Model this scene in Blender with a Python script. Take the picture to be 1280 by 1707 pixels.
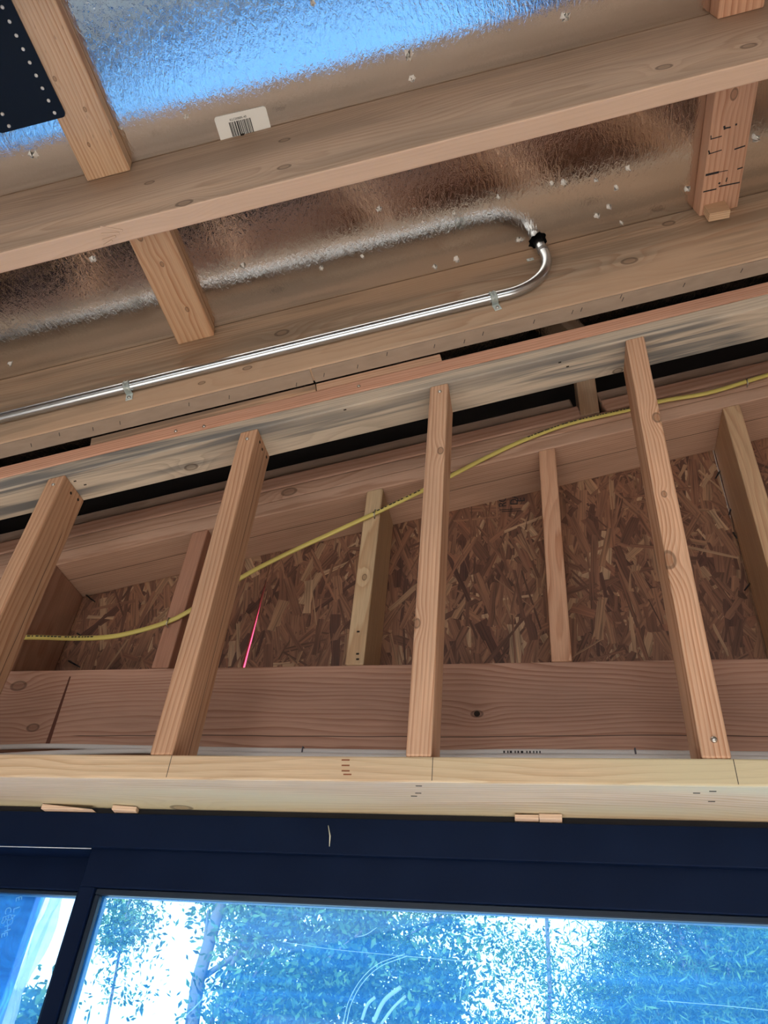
import bpy, bmesh, math, random
from mathutils import Vector, Matrix, noise as mnoise

for o in list(bpy.data.objects):
    bpy.data.objects.remove(o, do_unlink=True)
scene = bpy.context.scene
COL = scene.collection

# ------------------------------------------------------------------ camera
FPX = 1295.06
CAM = Vector((0.2059, -1.0757, -0.4449))          # z = 0 is the top of the plate over the door, 2.12 m above the floor
yaw, pit, rol = 0.25164, 0.68669, -0.10628
MC = (Matrix.Rotation(yaw, 3, 'Z') @ Matrix.Rotation(pit, 3, 'X') @ Matrix.Rotation(rol, 3, 'Y'))
right, fwd, up = MC.col[0], MC.col[1], MC.col[2]
cam = bpy.data.cameras.new('camera')
cam.sensor_fit = 'AUTO'; cam.sensor_width = 36.0
cam.lens = FPX / 1707.0 * 36.0
cam.clip_start = 0.02; cam.clip_end = 300
camo = bpy.data.objects.new('camera', cam); COL.objects.link(camo)
camo.matrix_world = Matrix(((right.x, up.x, -fwd.x, CAM.x), (right.y, up.y, -fwd.y, CAM.y), (right.z, up.z, -fwd.z, CAM.z), (0, 0, 0, 1)))
scene.camera = camo

# ------------------------------------------------------------------ world, sun, exposure
w = bpy.data.worlds.new('sky'); scene.world = w; w.use_nodes = True
bg = w.node_tree.nodes['Background']
bg.inputs['Color'].default_value = (0.93, 0.97, 1.0, 1); bg.inputs['Strength'].default_value = 4.2
sun = bpy.data.lights.new('sun', 'SUN'); sun.energy = 36.0; sun.angle = 0.01; sun.color = (1.0, 0.96, 0.90)
suno = bpy.data.objects.new('sun', sun); COL.objects.link(suno)
suno.rotation_euler = Vector((0.10, 0.86, -0.50)).to_track_quat('-Z', 'Y').to_euler()
suno.location = (-2, -9, 9)
scene.view_settings.view_transform = 'Standard'; scene.view_settings.look = 'None'
scene.view_settings.gamma = 1.0; scene.view_settings.use_curve_mapping = False
scene.view_settings.exposure = -0.1

# ------------------------------------------------------------------ frames and helpers
TH = 0.22899; ZT = 0.8033; CT, ST, TT = math.cos(TH), math.sin(TH), math.tan(TH)
FLOOR = -2.12
EX, EY, EZ = Vector((CT, 0, ST)), Vector((0, 1, 0)), Vector((-ST, 0, CT))   # frame of the sloping roof
def sl(s, y, h): return Vector((0, 0, ZT)) + EX * s + EY * y + EZ * h
def ray(u, v): return right * ((u - 640) / FPX) + fwd + up * (-(v - 853.5) / FPX)
def onY(u, v, Y):
    d = ray(u, v); return CAM + d * ((Y - CAM.y) / d.y)
def onS(u, v, h):
    d = ray(u, v); n = EZ; p0 = sl(0, 0, h); return CAM + d * ((p0 - CAM).dot(n) / d.dot(n))
def toS(p):
    q = p - Vector((0, 0, ZT)); return q.dot(EX), p.y, q.dot(EZ)
def cols(a, b, c): return Matrix((a, b, c)).transposed()
R_X = cols((1, 0, 0), (0, 1, 0), (0, 0, 1))
R_UP = cols((0, 0, 1), (1, 0, 0), (0, 1, 0))            # length up, width along x, depth along y
R_SL = cols(EX, EY, EZ)                                  # length up the slope
R_BK = cols(EY, EZ, EX)                                  # length across the rafters
R_Y = cols((0, 1, 0), (0, 0, 1), (1, 0, 0))

def obj(name, me, mat=None, parent=None, M=None):
    o = bpy.data.objects.new(name, me); COL.objects.link(o)
    if mat is not None:
        me.materials.clear(); me.materials.append(mat)
    if M is not None: o.matrix_world = M
    if parent is not None:
        o.parent = parent
        o.matrix_parent_inverse = Matrix.Identity(4)
        PM = WM[parent.name]
        o.matrix_basis = PM.inverted() @ (M if M is not None else Matrix.Identity(4))
    WM[o.name] = M.copy() if M is not None else Matrix.Identity(4)
    return o
WM = {}
def empty(name, loc, R=None):
    o = bpy.data.objects.new(name, None); COL.objects.link(o); o.empty_display_size = 0.05
    M = Matrix.Translation(loc) @ (R.to_4x4() if R else Matrix.Identity(4))
    o.matrix_world = M; WM[o.name] = M.copy(); return o
def tag(o, label=None, cat=None, group=None, kind=None):
    if label: o['label'] = label
    if cat: o['category'] = cat
    if group: o['group'] = group
    if kind: o['kind'] = kind
    return o
def bm_mesh(bm, smooth=False):
    me = bpy.data.meshes.new('m'); bm.normal_update(); bm.to_mesh(me); bm.free()
    if smooth:
        for p in me.polygons: p.use_smooth = True
    return me
def box_bm(L, W, T, bevel=0.0, seg=1, cut=None):
    bm = bmesh.new(); bmesh.ops.create_cube(bm, size=1.0)
    for v in bm.verts: v.co = Vector((v.co.x * L, v.co.y * W, v.co.z * T))
    if cut:
        for v in bm.verts: v.co = cut(v.co)
    if bevel: bmesh.ops.bevel(bm, geom=bm.edges[:], offset=bevel, segments=seg, profile=0.5, affect='EDGES')
    return bm
def board(name, mat, L, W, T, loc, R=R_X, parent=None, bevel=0.0025, seg=2, cut=None):
    M = Matrix.Translation(loc) @ R.to_4x4()
    return obj(name, bm_mesh(box_bm(L, W, T, bevel, seg, cut)), mat, parent, M)
def tube(name, pts, rad, mat, parent=None, seg=12, flat=1.0, M=None, caps=True):
    """swept tube through pts; flat squashes one axis of the section"""
    bm = bmesh.new(); rings = []
    n = len(pts); pts = [Vector(p) for p in pts]
    nrm = None
    for i, p in enumerate(pts):
        t = (pts[min(i + 1, n - 1)] - pts[max(i - 1, 0)]).normalized()
        if nrm is None:
            a = Vector((0, 1, 0)) if abs(t.y) < 0.9 else Vector((1, 0, 0))
            nrm = (a - t * a.dot(t)).normalized()
        else: nrm = (nrm - t * nrm.dot(t)).normalized()
        b = t.cross(nrm)
        r = rad[i] if isinstance(rad, (list, tuple)) else rad
        rings.append([bm.verts.new(p + nrm * (r * flat * math.cos(2 * math.pi * k / seg)) + b * (r * math.sin(2 * math.pi * k / seg))) for k in range(seg)])
    for a, b in zip(rings, rings[1:]):
        for k in range(seg): bm.faces.new((a[k], a[(k + 1) % seg], b[(k + 1) % seg], b[k]))
    if caps:
        bm.faces.new(rings[0][::-1]); bm.faces.new(rings[-1])
    bmesh.ops.recalc_face_normals(bm, faces=bm.faces[:])
    return obj(name, bm_mesh(bm, True), mat, parent, M)
def catmull(pts, n=8):
    P = [Vector(p) for p in pts]; P = [P[0] * 2 - P[1]] + P + [P[-1] * 2 - P[-2]]; out = []
    for i in range(1, len(P) - 2):
        a, b, c, d = P[i - 1:i + 3]
        for k in range(n):
            t = k / n
            out.append(0.5 * ((2 * b) + (c - a) * t + (2 * a - 5 * b + 4 * c - d) * t * t + (3 * b - a - 3 * c + d) * t ** 3))
    out.append(P[-2]); return out

# ------------------------------------------------------------------ materials
class G:
    def __init__(s, name):
        s.m = bpy.data.materials.new(name); s.m.use_nodes = True
        s.nt = s.m.node_tree; s.bsdf = s.nt.nodes['Principled BSDF']; s.out = s.nt.nodes['Material Output']
    def n(s, t, **k):
        x = s.nt.nodes.new(t)
        for a, b in k.items(): setattr(x, a, b)
        return x
    def put(s, sock, v):
        if hasattr(v, 'is_output'): s.nt.links.new(v, sock)
        elif isinstance(v, (tuple, list)) and len(v) == 3 and sock.type == 'RGBA': sock.default_value = (*v, 1)
        else: sock.default_value = v
    def math(s, op, a, b=0.0, c=0.0, clamp=False):
        x = s.n('ShaderNodeMath', operation=op, use_clamp=clamp)
        for i, v in enumerate((a, b, c)): s.put(x.inputs[i], v)
        return x.outputs[0]
    def xyz(s, x, y, z):
        c = s.n('ShaderNodeCombineXYZ')
        for i, v in enumerate((x, y, z)): s.put(c.inputs[i], v)
        return c.outputs[0]
    def sep(s, v):
        c = s.n('ShaderNodeSeparateXYZ'); s.put(c.inputs[0], v); return c.outputs
    def noise(s, vec, scale=1.0, detail=3.0, rough=0.5, dist=0.0):
        x = s.n('ShaderNodeTexNoise'); s.put(x.inputs['Vector'], vec); x.inputs['Scale'].default_value = scale
        x.inputs['Detail'].default_value = detail; x.inputs['Roughness'].default_value = rough; x.inputs['Distortion'].default_value = dist
        return x.outputs[0], x.outputs[1]
    def ramp(s, fac, stops, interp='LINEAR'):
        x = s.n('ShaderNodeValToRGB'); s.put(x.inputs[0], fac); cr = x.color_ramp; cr.interpolation = interp
        while len(cr.elements) < len(stops): cr.elements.new(0.5)
        for e, (p, c) in zip(cr.elements, stops):
            e.position = p; e.color = (*c, 1) if len(c) == 3 else c
        return x.outputs[0]
    def mix(s, fac, a, b, mode='MIX'):
        x = s.n('ShaderNodeMix', data_type='RGBA', blend_type=mode)
        s.put(x.inputs[0], fac); s.put(x.inputs[6], a); s.put(x.inputs[7], b); return x.outputs[2]
    def smooth(s, v, a, b, lo=0.0, hi=1.0):
        x = s.n('ShaderNodeMapRange', interpolation_type='SMOOTHSTEP')
        for i, q in enumerate((v, a, b, lo, hi)): s.put(x.inputs[i], q)
        return x.outputs[0]
    def bump(s, h, strength=0.3, dist=0.001):
        x = s.n('ShaderNodeBump'); x.inputs['Strength'].default_value = strength; x.inputs['Distance'].default_value = dist
        s.put(x.inputs['Height'], h); s.nt.links.new(x.outputs[0], s.bsdf.inputs['Normal']); return x
    def objc(s): return s.n('ShaderNodeTexCoord').outputs['Object']

def simple(name, col, rough=0.5, metal=0.0, **k):
    g = G(name); g.put(g.bsdf.inputs['Base Color'], col); g.bsdf.inputs['Roughness'].default_value = rough; g.bsdf.inputs['Metallic'].default_value = metal
    for a, b in k.items(): g.bsdf.inputs[a].default_value = b
    return g.m

WSEED = [0]
def wood(light, dark, spacing=0.0045, pith=(0.3, 0.1), knots=(), warp=0.010, ring=1.0, tone=0.18, weather=0.0, wcol=(0.10, 0.10, 0.095),
         cracks=(), fleck=0.0, name='wood', tint2=None, planed_lit=None):
    """solid-wood grain: growth rings about a pith running along local X, bent by knots, with fibre and wear"""
    light = (light[0], light[1] * 0.985, light[2] * 1.06); dark = (dark[0], dark[1] * 0.985, dark[2] * 1.06)
    WSEED[0] += 1; sd = WSEED[0] * 7.31
    g = G(name); x, y, z = g.sep(g.objc())
    _, nc = g.noise(g.xyz(g.math('ADD', g.math('MULTIPLY', x, 1.3), sd), g.math('MULTIPLY', y, 5.0), g.math('MULTIPLY', z, 5.0)), 1.0, 2.0)
    nx, ny, nz = g.sep(nc)
    yy = g.math('ADD', g.math('SUBTRACT', y, pith[0]), g.math('MULTIPLY', g.math('SUBTRACT', nx, 0.5), warp * 4))
    zz = g.math('ADD', g.math('SUBTRACT', z, pith[1]), g.math('MULTIPLY', g.math('SUBTRACT', ny, 0.5), warp * 4))
    r = g.math('SQRT', g.math('ADD', g.math('MULTIPLY', yy, yy), g.math('MULTIPLY', zz, zz)))
    kd = None; kcol = None
    for (kx, ky, kz, kr) in knots:
        dx = g.math('MULTIPLY', g.math('SUBTRACT', x, kx), 0.62); dy = g.math('SUBTRACT', y, ky); dz = g.math('SUBTRACT', z, kz)
        d = g.math('SQRT', g.math('ADD', g.math('ADD', g.math('MULTIPLY', dx, dx), g.math('MULTIPLY', dy, dy)), g.math('MULTIPLY', dz, dz)))
        e = g.math('EXPONENT', g.math('MULTIPLY', g.math('POWER', g.math('DIVIDE', d, kr * 2.6), 2.0), -1.0))
        r = g.math('ADD', r, g.math('MULTIPLY', e, kr * 1.5))
        d = g.math('MULTIPLY', d, g.math('ADD', g.math('MULTIPLY', nz, 1.2), 0.4))
        core = g.smooth(d, kr * 0.85, kr * 0.5)
        rim = g.math('MULTIPLY', g.smooth(d, kr * 1.15, kr * 0.95), g.smooth(d, kr * 0.55, kr * 0.8))
        kd = core if kd is None else g.math('MAXIMUM', kd, core)
        kcol = rim if kcol is None else g.math('MAXIMUM', kcol, rim)
    n2, _ = g.noise(g.xyz(g.math('MULTIPLY', x, 6.0), g.math('MULTIPLY', y, 60.0), g.math('MULTIPLY', z, 60.0)), 1.0, 2.0)
    q = g.math('ADD', g.math('DIVIDE', r, spacing), g.math('MULTIPLY', n2, 0.7))
    fr = g.math('FRACT', q)
    prof = g.ramp(fr, [(0.0, (0, 0, 0)), (0.35, (0.08,) * 3), (0.78, (0.75,) * 3), (0.9, (1, 1, 1)), (1.0, (0, 0, 0))])
    rv, _ = g.noise(g.xyz(g.math('FLOOR', q), g.math('MULTIPLY', x, 1.5), sd), 1.7, 1.0)       # some rings darker than others
    amt = g.math('MULTIPLY', g.math('MULTIPLY', prof, g.smooth(rv, 0.25, 0.7, 0.35, 1.0)), ring, clamp=True)
    c = g.mix(amt, light, dark)
    fb, _ = g.noise(g.xyz(g.math('MULTIPLY', x, 14.0), g.math('MULTIPLY', y, 700.0), g.math('MULTIPLY', z, 700.0)), 1.0, 2.0, 0.6)
    c = g.mix(1.0, c, g.ramp(fb, [(0.25, (0.84,) * 3), (0.75, (1.12,) * 3)]), 'MULTIPLY')
    tn, tc = g.noise(g.xyz(g.math('ADD', g.math('MULTIPLY', x, 2.2), sd), g.math('MULTIPLY', y, 9.0), g.math('MULTIPLY', z, 9.0)), 1.0, 3.0)
    c = g.mix(1.0, c, g.ramp(tn, [(0.25, (1 - tone,) * 3), (0.75, (1 + tone * 0.7, 1 + tone * 0.6, 1 + tone * 0.5))]), 'MULTIPLY')
    if tint2:
        t2, _ = g.noise(g.xyz(g.math('ADD', g.math('MULTIPLY', x, 1.1), sd + 3), g.math('MULTIPLY', y, 7.0), g.math('MULTIPLY', z, 7.0)), 1.0, 2.0)
        c = g.mix(g.smooth(t2, 0.42, 0.62, 0, 0.8), c, tint2)
    if weather:
        ws, _ = g.noise(g.xyz(g.math('ADD', g.math('MULTIPLY', x, 1.3), sd), g.math('MULTIPLY', y, 36.0), g.math('MULTIPLY', z, 34.0)), 1.0, 4.0, 0.6, 0.6)
        wl, _ = g.noise(g.xyz(g.math('ADD', g.math('MULTIPLY', x, 2.0), sd + 9), g.math('MULTIPLY', y, 6.0), g.math('MULTIPLY', z, 6.0)), 1.0, 2.0)
        f = g.math('MULTIPLY', g.smooth(ws, 0.44, 0.60), g.smooth(wl, 0.36, 0.54))
        c = g.mix(g.math('MULTIPLY', f, weather), c, wcol)
    if fleck:
        fl, _ = g.noise(g.xyz(g.math('MULTIPLY', x, 40.0), g.math('MULTIPLY', y, 240.0), g.math('MULTIPLY', z, 240.0)), 1.0, 1.0)
        c = g.mix(g.smooth(fl, 0.70, 0.76, 0, fleck), c, (0.05, 0.03, 0.02))
    if planed_lit:                                                        # cleaner planed narrow edges, with light from below put into the colour
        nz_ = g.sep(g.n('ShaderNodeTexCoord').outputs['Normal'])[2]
        c = g.mix(g.smooth(g.math('ABSOLUTE', nz_), 0.6, 0.85, 0.0, 0.65), c, planed_lit)
    for (ax, val, x0, x1) in cracks:
        cn, _ = g.noise(g.xyz(g.math('MULTIPLY', x, 4.0), sd + val * 50, 0.0), 1.0, 2.0)
        a = y if ax == 'y' else z
        d = g.math('ABSOLUTE', g.math('SUBTRACT', g.math('ADD', a, g.math('MULTIPLY', g.math('SUBTRACT', cn, 0.5), 0.012)), val))
        f = g.math('MULTIPLY', g.smooth(d, 0.0013, 0.0005), g.math('MULTIPLY', g.smooth(x, x0 - 0.02, x0 + 0.01), g.smooth(x, x1 + 0.02, x1 - 0.01)))
        c = g.mix(g.math('MULTIPLY', f, 0.85), c, (0.04, 0.022, 0.016))
    if kd is not None:
        c = g.mix(g.math('MULTIPLY', kd, 0.62), c, tuple(v * 0.62 for v in dark))
        c = g.mix(g.math('MULTIPLY', kcol, 0.6), c, (0.05, 0.025, 0.015))
    g.put(g.bsdf.inputs['Base Color'], c)
    g.bsdf.inputs['Roughness'].default_value = 0.62; g.bsdf.inputs['Specular IOR Level'].default_value = 0.3
    h = g.math('ADD', g.math('MULTIPLY', fb, 0.6), g.math('MULTIPLY', prof, -0.4))
    g.bump(h, 0.35, 0.0006)
    return g.m

FIR_L, FIR_D = (0.60, 0.40, 0.255), (0.38, 0.185, 0.095)

g = G('foil')                                                       # foil-faced sheathing: rough embossed mirror
x, y, z = g.sep(g.objc())
_, c1 = g.noise(g.xyz(g.math('MULTIPLY', x, 55.0), g.math('MULTIPLY', y, 16.0), 0.0), 1.0, 2.0)
n1, _ = g.noise(g.xyz(g.math('MULTIPLY', x, 150.0), g.math('MULTIPLY', y, 55.0), 0.0), 1.0, 3.0, 0.6, 0.8)
n2, _ = g.noise(g.xyz(g.math('MULTIPLY', x, 7.0), g.math('MULTIPLY', y, 3.0), 4.0), 1.0, 2.0)
n3, _ = g.noise(g.xyz(g.math('MULTIPLY', x, 420.0), g.math('MULTIPLY', y, 420.0), 0.0), 1.0, 1.0)
n4, _ = g.noise(g.xyz(g.math('MULTIPLY', x, 40.0), g.math('MULTIPLY', y, 14.0), 2.0), 1.0, 2.0, 0.5, 1.0)
hgt = g.math('ADD', g.math('ADD', g.math('MULTIPLY', n1, 1.4), g.math('MULTIPLY', n2, 2.0)), g.math('ADD', g.math('MULTIPLY', n3, 0.16), g.math('MULTIPLY', n4, 0.9)))
g.put(g.bsdf.inputs['Base Color'], (0.80, 0.79, 0.78)); g.bsdf.inputs['Metallic'].default_value = 1.0
g.put(g.bsdf.inputs['Roughness'], g.smooth(n2, 0.3, 0.7, 0.07, 0.12)); g.bump(hgt, 0.2, 0.0016)
M_FOIL = g.m
M_FOILBIT = simple('crumpled_foil', (0.88, 0.88, 0.86), 0.4, 0.15)
M_STEEL = simple('galvanised_tube', (0.55, 0.60, 0.65), 0.27, 1.0)
M_ZINC = simple('zinc_bracket', (0.62, 0.70, 0.70), 0.3, 0.35)
M_SCREW = simple('screw_steel', (0.55, 0.55, 0.53), 0.35, 1.0)
M_HOLE = simple('dark_hole', (0.02, 0.013, 0.01), 0.9)
M_BLACKNAIL = simple('black_nail', (0.012, 0.014, 0.02), 0.5)
g = G('fibre_strip'); x, y, z = g.sep(g.objc())
n1, _ = g.noise(g.xyz(g.math('MULTIPLY', x, 20.0), g.math('MULTIPLY', y, 60.0), z), 1.0, 4.0)
g.put(g.bsdf.inputs['Base Color'], g.ramp(n1, [(0.3, (0.30, 0.235, 0.185)), (0.7, (0.36, 0.285, 0.225))])); g.bsdf.inputs['Roughness'].default_value = 0.8
M_STRIP = g.m
g = G('black_frame'); nn, _ = g.noise(g.objc(), 9.0, 4.0)
g.put(g.bsdf.inputs['Base Color'], g.ramp(nn, [(0.3, (0.0035, 0.009, 0.030)), (0.7, (0.005, 0.012, 0.038))])); g.bsdf.inputs['Roughness'].default_value = 0.5; g.bsdf.inputs['Specular IOR Level'].default_value = 0.06
M_FRAME = g.m
M_BEAD = simple('glazing_bead', (0.012, 0.022, 0.040), 0.35, **{'Specular IOR Level': 0.2})
M_SPACER = simple('spacer_bar', (0.10, 0.16, 0.21), 0.4, 0.5)
M_BLACK = simple('felt_and_shade_black', (0.012, 0.012, 0.016), 0.85)  # roofing felt, and the dark fillers that stand for shade in gaps
M_PANEL = simple('black_sheet', (0.006, 0.012, 0.024), 0.5, **{'Specular IOR Level': 0.08})
M_YEL = simple('yellow_jacket', (0.56, 0.47, 0.13), 0.45)
M_WHT = simple('white_jacket', (0.58, 0.56, 0.55), 0.4)
M_INK = simple('ink', (0.015, 0.015, 0.02), 0.7)
M_PAPER = simple('label_paper', (0.78, 0.80, 0.79), 0.6)
M_PENCIL = simple('pencil', (0.05, 0.045, 0.045), 0.8)

# ================================================================== ROOM SHELL
YB = -4.4
# roof deck: five foil-faced panels, seams over the blocking
ceil = empty('ceiling', sl(0, 0, 0.347), R_SL); ceil['kind'] = 'structure'
HS, HY = toS(onS(897, 397, 0.347))[0], -0.0565                     # hole where the conduit leaves
seams = [-2.96, -1.735, -0.512, 0.732, 1.955, 3.2]
rng = random.Random(3)
for i in range(5):
    a, b = seams[i] + 0.001, seams[i + 1] - 0.001
    bm = bmesh.new()
    outer = [bm.verts.new((s, yy, 0)) for s, yy in ((a, YB), (b, YB), (b, 0.5), (a, 0.5))]
    es = [bm.edges.new((outer[k], outer[(k + 1) % 4])) for k in range(4)]
    if i == 2:
        hv = []
        for k in range(22):
            ang = 2 * math.pi * k / 22; rr = 0.021 + rng.uniform(-0.004, 0.004)
            hv.append(bm.verts.new((HS + rr * 1.0 * math.cos(ang), HY + rr * math.sin(ang), 0)))
        es += [bm.edges.new((hv[k], hv[(k + 1) % 22])) for k in range(22)]
    bmesh.ops.triangle_fill(bm, use_beauty=True, use_dissolve=False, edges=es)
    r = bmesh.ops.extrude_face_region(bm, geom=bm.faces[:])
    for v in [q for q in r['geom'] if isinstance(q, bmesh.types.BMVert)]: v.co.z += 0.012
    bmesh.ops.recalc_face_normals(bm, faces=bm.faces[:])
    obj('sheathing_panel', bm_mesh(bm), M_FOIL, ceil, WM['ceiling'])
board('roofing', M_BLACK, 6.4, 4.95, 0.03, sl(0.12, -1.95, 0.41), R_SL, ceil, 0)
fb_ = board('eave_shade_sheet', M_BLACK, 6.0, 0.004, 0.343, sl(0.1, 0.384, 0.173), R_SL, ceil, 0)  # added black sheet: keeps the eave gap dark and blocks stray light

# floor and side walls of the room
g = G('subfloor'); x, y, z = g.sep(g.objc())
n1, _ = g.noise(g.xyz(g.math('MULTIPLY', x, 2.0), g.math('MULTIPLY', y, 14.0), 0.0), 1.0, 4.0)
g.put(g.bsdf.inputs['Base Color'], g.ramp(n1, [(0.3, (0.48, 0.43, 0.375)), (0.7, (0.60, 0.54, 0.48))])); g.bsdf.inputs['Roughness'].default_value = 0.75
fl = board('floor', g.m, 7.0, 5.6, 0.1, (0, -2.35, FLOOR - 0.05), R_X, None, 0); fl['kind'] = 'structure'
M_SIDE = wood((0.46, 0.34, 0.23), (0.34, 0.22, 0.14), 0.02, (0.4, 0.2), name='side_wall')
def prism(name, poly, y0, y1, mat):
    bm = bmesh.new(); f = bm.faces.new([bm.verts.new((px, y0, pz)) for px, pz in poly])
    r = bmesh.ops.extrude_face_region(bm, geom=[f])
    for v in [q for q in r['geom'] if isinstance(q, bmesh.types.BMVert)]: v.co.y = y1
    bmesh.ops.recalc_face_normals(bm, faces=bm.faces[:])
    o = obj(name, bm_mesh(bm), mat); o['kind'] = 'structure'; return o
roofz = lambda x: ZT + TT * x + 0.345 / CT
XW = 2.75
for nm, xx in (('wall_left', -XW), ('wall_right', XW)):
    sgn = 1 if xx > 0 else -1
    prism(nm, [(xx, FLOOR), (xx + sgn * 0.1, FLOOR), (xx + sgn * 0.1, roofz(xx) - 0.03), (xx, roofz(xx) - 0.03)], -4.35, 0.37, M_SIDE)
prism('wall_front_right', [(1.42, FLOOR), (XW, FLOOR), (XW, roofz(XW) - 0.26), (1.42, roofz(1.42) - 0.26)], 0.02, 0.37, M_SIDE)
prism('wall_front_left', [(-XW, FLOOR), (-1.42, FLOOR), (-1.42, roofz(-1.42) - 0.26), (-XW, roofz(-XW) - 0.26)], 0.02, 0.37, M_SIDE)
OW, OS, OH = 1.7, FLOOR + 1.15, FLOOR + 2.3                          # unseen wide window opening, added and shaped to throw sun on the floor
bm = bmesh.new()
for poly in ([(-XW, FLOOR), (XW, FLOOR), (XW, OS), (-XW, OS)], [(-XW, OS), (-OW, OS), (-OW, OH), (-XW, OH)], [(OW, OS), (XW, OS), (XW, OH), (OW, OH)],
             [(-XW, OH), (XW, OH), (XW, roofz(XW) - 0.26), (-XW, roofz(-XW) - 0.26)]):
    f = bm.faces.new([bm.verts.new((px, -4.35, pz)) for px, pz in poly]); r = bmesh.ops.extrude_face_region(bm, geom=[f])
    for v in [q for q in r['geom'] if isinstance(q, bmesh.types.BMVert)]: v.co.y = -4.25
bmesh.ops.recalc_face_normals(bm, faces=bm.faces[:])
o = obj('wall_back', bm_mesh(bm), M_SIDE); o['kind'] = 'structure'
# ground outside
g = G('pale_gravel'); n1, _ = g.noise(g.objc(), 18.0, 6.0, 0.7)
g.put(g.bsdf.inputs['Base Color'], g.ramp(n1, [(0.3, (0.32, 0.32, 0.31)), (0.7, (0.50, 0.50, 0.48))])); g.bsdf.inputs['Roughness'].default_value = 0.9
gr = board('ground', g.m, 90, 90, 0.2, (0, 12, FLOOR - 0.25), R_X, None, 0); gr['kind'] = 'structure'

g = G('foil_tint_blue'); n1, _ = g.noise(g.objc(), 7.0, 5.0, 0.6, 0.8)
g.put(g.bsdf.inputs['Base Color'], g.ramp(n1, [(0.3, (0.32, 0.40, 0.47)), (0.7, (0.48, 0.55, 0.60))])); g.bsdf.inputs['Roughness'].default_value = 0.5
po = board('foil_tint_slab', g.m, 5.6, 2.4, 0.1, (0, 1.66, FLOOR - 0.10), R_X, None, 0.01); po['kind'] = 'structure'  # unseen slab, added so that the foil reflects a bluish ground

# ================================================================== INNER WALL OVER THE DOOR
W2 = 0.0381; D4 = 0.087
# bottom plate
m = wood((0.68, 0.54, 0.345), (0.50, 0.34, 0.185), 0.0052, (0.10, 0.095), knots=[(-0.39, 0.055, -0.021, 0.012)], warp=0.014, ring=0.95, tint2=(0.62, 0.57, 0.38))
bp = board('bottom_plate', m, 2.82, 0.14, W2, (0, 0.07, -W2 / 2), R_X, None, 0.003)
tag(bp, 'pale yellow wooden plate lying along the top of the black door frame', 'lumber')
for u, v0, v1 in ((287, 1258, 1298), (721.5, 1261, 1301), (1222, 1265, 1308)):
    a = onY(u, v0, 0)
    board('pencil_line', M_PENCIL, 0.034, 0.0009, 0.0004, (a.x, -0.0001, -0.0185), R_UP, bp, 0)
for u, v in ((576, 1267), (576, 1276), (576, 1285), (579, 1291), (1161, 1322), (1188, 1319), (1186, 1336), (698, 1310), (690, 1327), (697, 1322)):
    p = onY(u, v, 0)
    if p.z < -W2 + 0.002:
        d = ray(u, v); p = CAM + d * ((-W2 - CAM.z) / d.z)
        board('nail_dent', M_HOLE, 0.009, 0.0025, 0.0006, (p.x, p.y, -W2), R_X, bp, 0)
    else: board('stain_mark', simple('rust_mark', (0.25, 0.10, 0.05), 0.8), 0.012, 0.0004, 0.0022, (p.x, -0.0001, p.z), R_X, bp, 0)

# inner cripple studs
def stud(name, xl, wd, y0, dp, z0, zfun, mat, bev=0.003):
    """upright from z0 to a sloping top zfun(x)"""
    xc = xl + wd / 2; zt = zfun(xc); L = zt - z0
    def cut(co):
        c = co.copy()
        if c.x > 0: c.x += TT * c.y
        return c
    return board(name, mat, L, wd, dp, (xc, y0 + dp / 2, z0 + L / 2), R_UP, None, bev, 2, cut)
def screw_on(parent, u, v, Y, r=0.0042, mat=None, nm='screw'):
    p = onY(u, v, Y)
    bm = bmesh.new(); bmesh.ops.create_cone(bm, cap_ends=True, segments=12, radius1=r, radius2=r * 0.75, depth=0.003)
    obj(nm, bm_mesh(bm, True), mat or M_SCREW, parent, Matrix.Translation((p.x, Y - 0.001, p.z)) @ Matrix.Rotation(math.pi / 2, 4, 'X'))
def hole_side(parent, u, v, X, r=0.0035):
    d = ray(u, v); p = CAM + d * ((X - CAM.x) / d.x)
    bm = bmesh.new(); bmesh.ops.create_cone(bm, cap_ends=True, segments=10, radius1=r, radius2=r, depth=0.0012)
    obj('nail_hole', bm_mesh(bm), M_HOLE, parent, Matrix.Translation((X, p.y, p.z)) @ Matrix.Rotation(math.pi / 2, 4, 'Y'))
zin = lambda x: ZT + TT * x
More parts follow.
